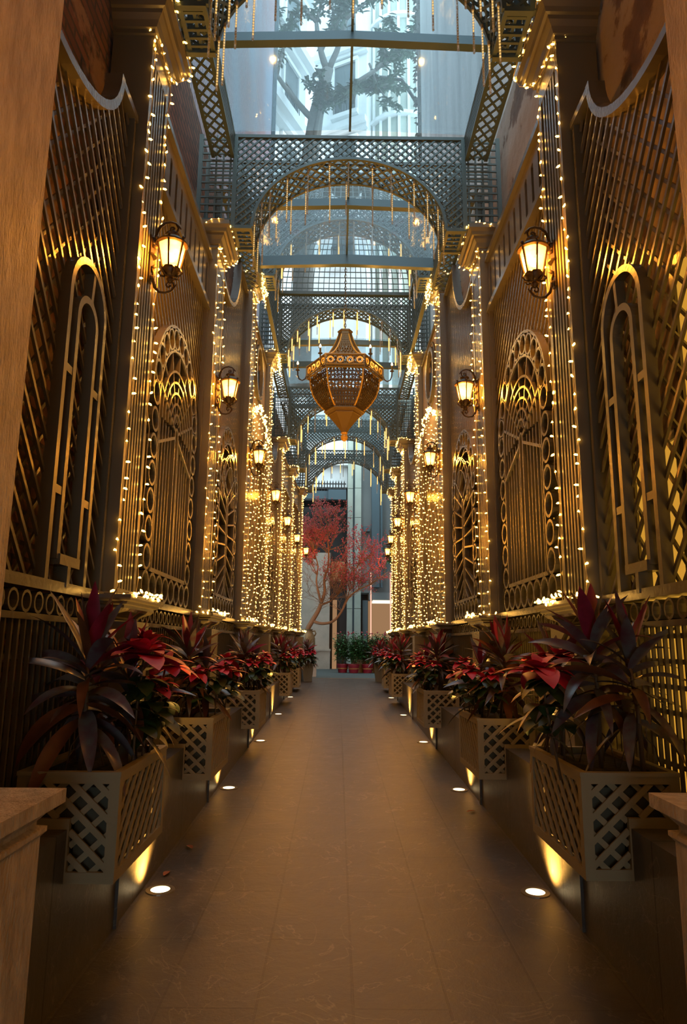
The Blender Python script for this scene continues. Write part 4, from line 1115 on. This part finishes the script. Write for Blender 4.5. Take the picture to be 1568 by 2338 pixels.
for i in range(6):
    an = pi / 3 * i; e = Vector((cos(an), sin(an), 0)); o = Vector((0, cy_, 0)) + e * .60
    b = MB(); pts = [o + e * .02 + Vector((0, 0, 5.90)), o + e * .02 + Vector((0, 0, 5.76)), o + e * .04 + Vector((0, 0, 5.70)), o + e * .09 + Vector((0, 0, 5.67)), o + e * .14 + Vector((0, 0, 5.70)), o + e * .16 + Vector((0, 0, 5.76)), o + e * .165 + Vector((0, 0, 5.84))]
    b.tube(pts, .011, 6); c = o + e * .165
    b.lathe([(.012, 5.835), (.035, 5.845), (.036, 5.852), (.014, 5.858)], (c.x, c.y, 0), 10)
    arm = setparent(b.obj('candle_arm', 'iron'), root)
    b = MB(); b.lathe([(.014, 5.855), (.014, 5.94)], (c.x, c.y, 0), 8); cd = b.obj('candle', 'bronze'); cd.parent = arm; cd.matrix_parent_inverse = Matrix.Translation(Vector((0, 0, 0)))
    b = MB(); b.lathe([(.008, 5.94), (.017, 5.958), (.014, 5.975), (.003, 6.0)], (c.x, c.y, 0), 8); fl = b.obj('flame_bulb', 'lampbulb'); fl.parent = arm
    ld = bpy.data.lights.new('candle_light', 'POINT'); ld.color = LAMP; ld.energy = CANDLE_W; ld.shadow_soft_size = .03
    lo = bpy.data.objects.new('candle_light', ld); COL.objects.link(lo); lo.location = (c.x, c.y, 6.03)
b = MB(); z = 6.55; i = 0
while z < 9.15:
    for q in range(1):
        pts = [Vector((.018 * cos(t) * (1 if i % 2 else 0), cy_ + .018 * cos(t) * (0 if i % 2 else 1), z + .035 * sin(t) + .03)) for t in [2 * pi * j / 10 for j in range(10)]]
        b.tube(pts, .005, 4, 0, True)
    z += .055; i += 1
setparent(b.obj('chain', 'bronze'), root)

# ------------------------------------------------------------------ far end: street facade
b = MB(); b.box(-4, -.40, 28, 29.5, .4, 5.2); b.box(-4, -.36, 27.9, 28, .4, 1.25); b.box(-4, -.34, 27.86, 28, 1.25, 1.33); structure(b.obj('wall_back', 'beige'))
b = MB(); b.box(-.40, .30, 28.8, 29.4, .4, 14); b.box(.3, 1.25, 29.2, 29.4, .4, 3.6); structure(b.obj('wall_recess', 'dark'))
b = MB(); b.box(-.28, -.10, 28.3, 28.78, .45, 3.3); structure(b.obj('door_1', 'litroom'))
b = MB()
for i in range(12): b.box(.30, .52, 28.1, 29.2, .45 + i * 1.25, 1.68 + i * 1.25); b.box(.60, .86, 28.0, 29.2, .45 + i * 1.25, 1.68 + i * 1.25)
structure(b.obj('trim_3', 'col'), 'pale green stone pier behind the tree')
b = MB(); b.box(.52, .60, 28.2, 29.0, .45, 15); b.box(1.30, 1.62, 27.9, 28.3, 3.8, 15); b.box(1.66, 1.74, 27.9, 28.0, 3.8, 15); structure(b.obj('trim_4', 'pipe'), 'dark blue downpipes beside the stone pier')
b = MB(); b.box(.86, 5, 28.3, 29.5, 3.6, 15); b.box(2.5, 5, 28.3, 29.5, .4, 3.6); structure(b.obj('wall_back_right', 'greypaint'))
b = MB(); b.box(.95, 1.22, 27.95, 28.3, 6.1, 6.3); b.box(1.98, 2.5, 27.9, 28.3, 5.5, 5.8); structure(b.obj('trim_5', 'pipe'), 'small dark ledges on the grey far wall')
# glass lift
root = empty('glass_lift', (1.8, 28, .5), 'lit glass lift cabin at the end of the passage', 'lift')
b = MB(); b.box(1.20, 2.5, 28.9, 29.0, .5, 3.6); setparent(b.obj('lit_back', 'litroom'), root)
b = MB(); b.box(1.2, 2.5, 28.0, 29.0, 3.3, 3.6); b.box(2.1, 2.2, 28.5, 28.6, .5, 2.4); setparent(b.obj('canopy', 'greypaint'), root)
b = MB(); b.box(1.35, 2.4, 28.0, 28.8, 3.2, 3.28); setparent(b.obj('ceiling_light', 'liftlight'), root)
for x in (1.27, 2.06):
    b = MB(); b.box(x - .02, x + .02, 27.95, 27.99, .5, 4.4 if x > 2 else 4.4); setparent(b.obj('light_strip', 'strip'), root)
b = MB(); b.box(.95, 1.16, 28.4, 28.5, .5, 3.3); setparent(b.obj('dark_post', 'pipe'), root)
# balcony on the left of the far facade
root = empty('balcony', (-.8, 27.5, 7.2), 'dark iron balcony with spear railing above the blossom tree', 'balcony')
b = MB(); b.box(-2.6, .22, 27.2, 28.6, 7.22, 7.30); setparent(b.obj('slab', 'dark'), root)
b = MB(); b.box(-2.6, .22, 27.2, 27.24, 7.30, 7.62); b.box(-.5, .22, 27.1, 27.2, 7.25, 7.66); setparent(b.obj('fascia', 'pipe'), root)
b = MB()
for i in range(24): x = -2.5 + i * .115; b.tube([(x, 27.22, 7.6), (x, 27.22, 7.98), (x, 27.22, 8.08)], [.018, .026, .002], 5)
b.box(-2.6, .22, 27.2, 27.24, 7.9, 7.94); b.box(-2.6, .22, 27.2, 27.24, 7.7, 7.73); setparent(b.obj('railing', 'dark'), root)
b = MB(); b.box(-4, .28, 28.6, 29.5, 8.1, 11.5); structure(b.obj('wall_back_upper', 'white'))
b = MB(); b.box(-4, -.4, 28.9, 29.5, 5.2, 8.1); structure(b.obj('wall_loggia_shade', 'dark'))  # near-black colour stands in for the shade inside the loggia
b = MB(); b.box(-.35, .2, 28.5, 28.7, 4.1, 4.9); structure(b.obj('window_4', 'litroom'))
b = MB(); b.box(-4, .3, 28.2, 28.6, 9.3, 9.6); b.box(-4, .3, 28.3, 28.6, 9.0, 9.2); structure(b.obj('trim_6', 'white'), 'white cornice on the far facade')
for s in (-1, 1):
    b = MB(); x = -2.6 if s < 0 else 2.9; b.box(x - .1, x + .1, 20.3, 28.5, .4, 9); structure(b.obj('wall_court_' + ('left' if s < 0 else 'right'), 'greypaint'))

# ------------------------------------------------------------------ white houses above the roof
def house(name, p0, p1, z0, z1, m, label, bands, wins):
    (xa, ya), (xb, yb) = p0, p1; d = Vector((xb - xa, yb - ya, 0)); L = d.length; d.normalize(); n = Vector((d.y, -d.x, 0))
    root = empty(name, (xa, ya, z0), label, 'building')
    def quadbox(u0, u1, w0, w1, za, zb_, b):
        P = lambda u, w, z: Vector((xa, ya, 0)) + d * u + n * w + Vector((0, 0, z))
        b.add([P(u0, w0, za), P(u1, w0, za), P(u1, w1, za), P(u0, w1, za), P(u0, w0, zb_), P(u1, w0, zb_), P(u1, w1, zb_), P(u0, w1, zb_)],
              [(0, 3, 2, 1), (4, 5, 6, 7), (0, 1, 5, 4), (1, 2, 6, 5), (2, 3, 7, 6), (3, 0, 4, 7)])
    b = MB(); quadbox(0, L, -.4, 0, z0, z1, b); setparent(b.obj('wall', m), root)
    for z, h, w in bands: b = MB(); quadbox(-.05, L + .05, 0, w, z, z + h, b); quadbox(-.05, L + .05, 0, w * .55, z - h * .6, z, b); setparent(b.obj('cornice', 'white'), root)
    for u, z, w, h in wins:
        b = MB(); quadbox(u, u + w, 0, .03, z, z + h, b); f = setparent(b.obj('window', 'winglass'), root)
        b = MB(); quadbox(u - .08, u, 0, .08, z, z + h, b); quadbox(u + w, u + w + .08, 0, .08, z, z + h, b); quadbox(u - .08, u + w + .08, 0, .1, z + h, z + h + .12, b); quadbox(u - .08, u + w + .08, 0, .14, z - .14, z, b); setparent(b.obj('window_surround', 'white'), root)
        b = MB()
        for i in range(9): uu = u + w * i / 8; quadbox(uu - .008, uu + .008, .10, .115, z, z + .38 * h, b)
        quadbox(u, u + w, .095, .12, z + .36 * h, z + .39 * h, b); setparent(b.obj('window_railing', 'dark'), root)
    return root
house('white_house', (-4.2, 11.5), (-1.2, 17.87), 8, 24, 'white', 'white house with stepped cornices seen through the first roof glass', [(13.0, .22, .35), (13.6, .15, .25), (15.6, .3, .45), (18.2, .25, .4), (20.5, .3, .4)], [(4.2, 13.95, .8, 1.3), (5.7, 13.95, .8, 1.3), (4.2, 16.4, .8, 1.4), (5.7, 16.4, .8, 1.4), (5.7, 18.8, .8, 1.4)])
house('white_house', (-1.0, 18.3), (.62, 17.55), 8, 24, 'white', 'white house end wall with tall windows and iron railings behind the tree', [(14.0, .18, .2), (16.4, .2, .25), (19.0, .2, .25)], [(.75, 14.35, .7, 1.7), (.75, 17.0, .7, 1.7), (.75, 12.1, .7, 1.5), (.75, 19.4, .7, 1.5)])
root = empty('glazed_tower', (1.5, 18.2, 7), 'pale rounded tower with vertical mullions seen through the roof glass', 'building')
b = MB(); b.lathe([(1.0, 8), (1.0, 24)], (1.70, 18.4, 0), 24); setparent(b.obj('drum', 'col', smooth=True), root)
b = MB()
for i in range(12): an = pi + pi * i / 11; b.box(1.70 + 1.01 * cos(an) - .04, 1.70 + 1.01 * cos(an) + .04, 18.4 + 1.01 * sin(an) - .04, 18.4 + 1.01 * sin(an) + .04, 8, 24)
setparent(b.obj('mullions', 'white'), root)
b = MB()
for z in (13.2, 16.6, 20): b.lathe([(1.0, z), (1.12, z + .03), (1.12, z + .14), (1.0, z + .18)], (1.70, 18.4, 0), 24, cap=False)
setparent(b.obj('ring_ledges', 'white'), root)
b = MB()
for z in (13.5, 16.9): b.tube([(.2, 17.3, z), (.3, 17.0, z + .3), (.8, 16.9, z + .55), (1.6, 16.95, z + .5), (2.1, 17.3, z)], .05, 6)
setparent(b.obj('iron_arcs', 'dark'), root)
b = MB(); b.box(2.75, 4.6, 17.3, 19, 7, 24); b.box(2.7, 2.8, 17.2, 17.3, 7, 24); structure(b.obj('wall_tower', 'pale'))
b = MB(); b.box(-6, -3.9, 14.5, 22, 7, 13); structure(b.obj('wall_terrace', 'white'))
# dark vine-covered pole at the end of the upper wall
rnd = random.Random(9)
root = empty('vine_covered_pole', (1.78, 14.13, 7), 'dark vine-covered pole at the end of the pale upper wall', 'pole')
b = MB(); b.tube([(1.78, 14.13, 7), (1.78, 14.13, 17.5)], .09, 8); setparent(b.obj('pole', 'obark'), root)
b = MB()
for i in range(500):
    z = rnd.uniform(7.2, 17.3); an = rnd.uniform(0, 6.28); p = (1.78 + .10 * cos(an), 14.13 + .10 * sin(an), z)
    leafshape(b, p, (cos(an), sin(an), rnd.uniform(-.6, .4)), (0, 0, 1), .12, .035, 1, 0, 3)
setparent(b.obj('vine_leaves', 'obark'), root)

# trees -----------------------------------------------------------------
def grow(b, p, d, L, r, depth, rnd, tips, spread=.6, up=.1, n=5, wig=.12):
    pts = [Vector(p)]; d = Vector(d).normalized()
    for i in range(n):
        d = (d + Vector((rnd.uniform(-wig, wig), rnd.uniform(-wig, wig), rnd.uniform(-wig, wig) + up * .2))).normalized()
        pts.append(pts[-1] + d * (L / n))
    b.tube(pts, [max(.004, r * (1 - .45 * i / n)) for i in range(n + 1)], 6 if r > .02 else 4)
    if depth <= 1: tips += pts[1:]
    if depth == 0: return
    k = rnd.choice([2, 3, 3]) if depth > 1 else 4
    for i in range(k):
        ax = d.orthogonal().normalized(); ax.rotate(Matrix.Rotation(rnd.uniform(0, 6.28), 3, d))
        nd = (d + ax * rnd.uniform(.5, 1.1) * spread * 1.4 + Vector((0, 0, up))).normalized()
        st = pts[-1] if i < 2 else pts[rnd.randint(2, n - 1)]
        grow(b, st, nd, L * rnd.uniform(.6, .85), r * .58, depth - 1, rnd, tips, spread, up, n, wig)
# big magnolia above the glass
rnd = random.Random(21); tips = []
root = empty('magnolia_tree', (-.95, 14.6, 7), 'large dark-leaved tree rising behind the roof glass', 'tree')
TM = lambda p: (-.077 + (p[0] + .077) * 1.1, 16.06 + (p[1] - 14.6) * .66, 1.47 + (p[2] - 1.47) * 1.1)
b = MB(TM)
b.tube([(-1.0, 14.6, 7), (-.95, 14.6, 10), (-.90, 14.5, 12.5), (-.72, 14.3, 14.0), (-.45, 14.1, 15.2)], [.26, .24, .21, .18, .14], 10)
for p, d, L in (((-.72, 14.3, 13.8), (-.9, -.3, .9), 1.5), ((-.45, 14.1, 15.1), (.5, -.2, .9), 1.4), ((-.45, 14.1, 15.1), (-.5, -.4, .8), 1.3), ((-.6, 14.2, 14.4), (1.0, -.3, .35), 1.5), ((-.8, 14.4, 13.2), (.3, -.6, .7), .9)):
    grow(b, p, d, L, .09, 2, rnd, tips, .7, .1)
b.tube([(.55, 14.0, 15.3), (.75, 13.9, 14.6), (1.0, 13.8, 14.15), (1.2, 13.7, 13.9)], [.03, .02, .015, .01], 5); tips += [Vector((1.0, 13.8, 14.1)), Vector((1.2, 13.7, 13.9)), Vector((.75, 13.9, 14.5)), Vector((.85, 13.9, 14.2))]
setparent(b.obj('branches', 'obark', smooth=True), root)
b = MB(TM)
for p in tips:
    if p.x < -1.7 or p.x > 1.75: continue
    for j in range(18 if rnd.random() < .8 else 4):
        an = rnd.uniform(0, 6.28); e = rnd.uniform(-.7, .8)
        leafshape(b, p + Vector((rnd.uniform(-.10, .10), rnd.uniform(-.10, .10), rnd.uniform(-.10, .10))), (cos(an) * cos(e), sin(an) * cos(e), sin(e)), (0, 0, 1), rnd.uniform(.14, .22), .04, .6, 0, 4)
setparent(b.obj('leaves', 'oleaf'), root)

# blossom tree in its urn at the far end
rnd = random.Random(4); tips = []
UX, UY = -1.0, 21.3; z0 = fz(20.3)
root = empty('clay_urn', (UX, UY, z0), 'olive glazed clay urn on a stone block holding the blossom tree', 'urn')
b = MB(); b.box(UX - .30, UX + .30, UY - .3, UY + .3, z0, 1.12); setparent(b.obj('block', 'beige'), root)
b = MB(); b.lathe([(.14, 1.12), (.20, 1.25), (.255, 1.50), (.25, 1.68), (.19, 1.83), (.15, 1.88), (.16, 1.93), (.19, 1.95), (.17, 1.95), (.13, 1.88)], (UX, UY, 0), 20, cap=False)
for q in (-1, 1): b.tube([(UX + q * .14, UY, 1.88), (UX + q * .24, UY, 1.90), (UX + q * .27, UY, 1.82), (UX + q * .22, UY, 1.74)], .022, 6)
setparent(b.obj('body', 'urn', smooth=True), root)
root = empty('blossom_tree', (UX, UY, 1.9), 'bare pink-red blossom tree leaning out of the clay urn', 'tree')
b = MB()
def limb(pts, r0, r1):
    P = [Vector(p) for p in pts]; out = []
    for i in range(len(P) - 1):       # smooth curve through the points
        a, p, q, c = P[max(i - 1, 0)], P[i], P[i + 1], P[min(i + 2, len(P) - 1)]
        for j in range(4):
            t = j / 4; out.append(.5 * ((2 * p) + (q - a) * t + (2 * a - 5 * p + 4 * q - c) * t * t + (3 * p - a - 3 * q + c) * t ** 3))
    pts = out + [P[-1]]
    b.tube(pts, [r0 + (r1 - r0) * i / (len(pts) - 1) for i in range(len(pts))], 8)
limb([(UX, UY, 1.7), (UX + .02, UY, 1.95), (UX + .15, UY, 2.2), (UX + .32, UY + .05, 2.5), (UX + .42, UY + .05, 2.75)], .085, .06)
limb([(UX + .42, UY, 2.75), (UX + .52, UY, 3.1), (UX + .50, UY + .1, 3.5), (UX + .62, UY + .1, 3.9), (UX + .62, UY, 4.4), (UX + .58, UY, 4.9)], .05, .02)
limb([(UX + .42, UY, 2.75), (UX + .35, UY - .1, 3.0), (UX + .26, UY - .1, 3.4), (UX + .30, UY - .1, 3.9), (UX + .16, UY, 4.3)], .035, .015)
limb([(UX + .15, UY, 2.2), (UX + .45, UY - .05, 2.12), (UX + .8, UY - .1, 2.2), (UX + 1.05, UY - .1, 2.5), (UX + 1.25, UY - .1, 2.9), (UX + 1.55, UY - .1, 3.15), (UX + 2.0, UY - .1, 3.35)], .05, .018)
limb([(UX + .42, UY, 2.7), (UX + .75, UY + .1, 2.85), (UX + 1.05, UY + .1, 3.2), (UX + 1.3, UY + .1, 3.6), (UX + 1.6, UY, 4.0)], .035, .012)
for i in range(92):
    u = rnd.random()
    st = rnd.choice([((UX + .58, UY, 4.3), (-.2, 0, 1)), ((UX + .60, UY, 3.9), (.5, 0, .8)), ((UX + .5, UY, 3.4), (.6, -.2, .6)), ((UX + .28, UY - .1, 3.6), (-.5, 0, .9)), ((UX + .2, UY, 4.1), (-.1, 0, 1)),
                     ((UX + 1.2, UY - .1, 2.85), (.2, 0, 1)), ((UX + 1.55, UY - .1, 3.15), (.4, 0, .8)), ((UX + 1.9, UY - .1, 3.3), (.5, 0, .7)), ((UX + 1.3, UY, 3.55), (.2, 0, 1)), ((UX + 1.55, UY, 3.95), (.5, 0, .8)), ((UX + .9, UY + .1, 3.0), (.2, 0, .9)), ((UX + .6, UY, 4.8), (.2, 0, 1)), ((UX + .2, UY, 4.3), (-.3, 0, 1)), ((UX + .16, UY, 4.3), (.1, 0, 1)), ((UX + .3, UY - .1, 3.9), (-.8, 0, .5)), ((UX + .58, UY, 4.9), (-.6, 0, .5)), ((UX + .62, UY, 4.4), (.7, 0, .5))])
    d = Vector(st[1]) + Vector((rnd.uniform(-.6, .6), rnd.uniform(-.6, .6), rnd.uniform(-.5, .4)))
    grow(b, st[0], d, rnd.uniform(.4, .62), .013, 2, rnd, tips, .6, .12, 4, .2)
tw = []
for i in range(34):      # bare lower twigs
    st = rnd.choice([(UX + .5, UY, 2.7), (UX + .8, UY, 2.85), (UX + 1.05, UY - .1, 2.5), (UX + 1.25, UY - .1, 2.9), (UX + .3, UY, 3.2), (UX + .4, UY, 2.75), (UX + 1.5, UY - .1, 3.1)])
    grow(b, st, (rnd.uniform(-.7, 1), rnd.uniform(-.5, .5), rnd.uniform(0, .9)), rnd.uniform(.4, .7), .009, 2, rnd, tw, .7, .08, 4, .22)
setparent(b.obj('branches', 'bark', smooth=True), root)
b = MB()
for p in tips:
    if p.z < 2.9 and rnd.random() < .8: continue
    for j in range(2):
        if rnd.random() < .42: continue
        c = p + Vector((rnd.uniform(-.05, .05), rnd.uniform(-.05, .05), rnd.uniform(-.05, .05)))
        b.ball(c, rnd.uniform(.012, .022), 0 if c.x < UX + 1.2 else rnd.choice([0, 1]), 5, 3)
setparent(b.obj('blossoms', ['blossom', 'blossom2']), root)

# potted rose bushes and tub at the far end
rnd = random.Random(77)
z0 = fz(20.3)
proto = None
for i, (x, y) in enumerate(((.12, 24.6), (.50, 24.3), (.98, 24.4), (1.42, 24.5), (1.72, 24.8))):
    lab = f'green rose bush in red wrapped pot, {ORD[i]} counted from the beige stone block'
    if proto is None:
        proto = o = empty('rose_bush', (0, 0, 0), lab, 'plant', 'potted rose bushes at the far end')
        b = MB(); b.lathe([(.15, 0), (.20, .26), (.21, .30), (.17, .30)], (0, 0, 0), 14, cap=False); b.lathe([(.001, .27), (.18, .27)], (0, 0, 0), 14, cap=False); b.obj('wrapped_pot', 'redwrap', o, smooth=True)
        b = MB(); b.lathe([(.185, .13), (.192, .16)], (0, 0, 0), 14, cap=False); b.obj('ribbon', 'gold', o)
        b = MB(); bl = MB(); bf = MB()
        for q in range(7):
            an = rnd.uniform(0, 6.28); e = Vector((.18 * cos(an), .18 * sin(an), rnd.uniform(.8, 1.25)))
            b.tube([(0, 0, .25), e * .5 + Vector((0, 0, .15)), e + Vector((0, 0, .1))], .012, 5)
            for j in range(130):
                f = rnd.uniform(.45, 1.05); p = e * f + Vector((rnd.uniform(-.2, .2), rnd.uniform(-.2, .2), rnd.uniform(-.12, .2)))
                a2 = rnd.uniform(0, 6.28); leafshape(bl, p, (cos(a2), sin(a2), rnd.uniform(-.4, .6)), (0, 0, 1), .10, .036, .8, 0, 3)
        for q in range(5): an = rnd.uniform(0, 6.28); bf = MB(); bf.ball((.2 * cos(an), .2 * sin(an), rnd.uniform(1.2, 1.4)), .03, 0, 7, 5); bf.obj('rose', 'blossom', o)
        b.obj('stems', 'stem', o); bl.obj('leaves', 'rleaf', o)
    else: o = copytree(proto)
    o['label'] = lab; o.location = (x, y, z0); o.rotation_euler = (0, 0, i * 1.3)
for i, (x, y) in enumerate(((.72, 24.9), (1.25, 25.0))):
    o = tag((lambda b: (b.lathe([(.30, 0), (.32, .75), (.30, .75), (.29, .68), (.001, .68)], (0, 0, 0), 20), b.obj('wooden_tub', 'tan', loc=(x, y, z0)))[1])(MB()), f'tan wooden tub behind the rose bushes, {"beside the dark doorway" if i == 0 else "beside the lit lift"}', 'tub', 'wooden tubs at the far end')
# hanging green plant by the right-hand pier
root = empty('hanging_fern', (1.55, 24.5, 4.9), 'green leafy plant hanging beside the blossom tree', 'plant')
b = MB(); b.lathe([(.06, 4.75), (.12, 4.9), (.13, 4.95)], (1.95, 26.0, 0), 10); b.tube([(1.95, 26, 4.95), (1.95, 26.6, 5.4), (1.95, 28.3, 5.6)], .012, 5); setparent(b.obj('basket', 'dark'), root)
b = MB()
for i in range(160):
    an = rnd.uniform(0, 6.28); e = rnd.uniform(-.6, .9); leafshape(b, (1.95 + rnd.uniform(-.15, .15), 26 + rnd.uniform(-.15, .15), 5.0 + rnd.uniform(-.35, .12)), (cos(an) * cos(e), sin(an) * cos(e), sin(e)), (0, 0, 1), .26, .05, 1.2, 0, 4)
setparent(b.obj('leaves', 'ivy'), root)

# fallen leaves on the paving
for i, (x, y, a, t) in enumerate(((1.02, 5.9, .4, 'near the second uplight'), (-1.08, 4.45, 1.4, 'beside the first uplight'), (-1.05, 4.95, 2.2, 'below the second planter'))):
    b = MB(); leafshape(b, (-.04, 0, .006), (1, 0, .12), (0, 0, 1), .085, .02, .3, 0, 5, .3)
    tag(b.obj('fallen_leaf', 'deadleaf', loc=(x, y, fz(y) + .002), rot=(0, 0, a)), f'dry fallen leaf on the floor, {t}, {"plaster" if x > 0 else "brick"} wall side', 'leaf', 'fallen leaves on the floor')
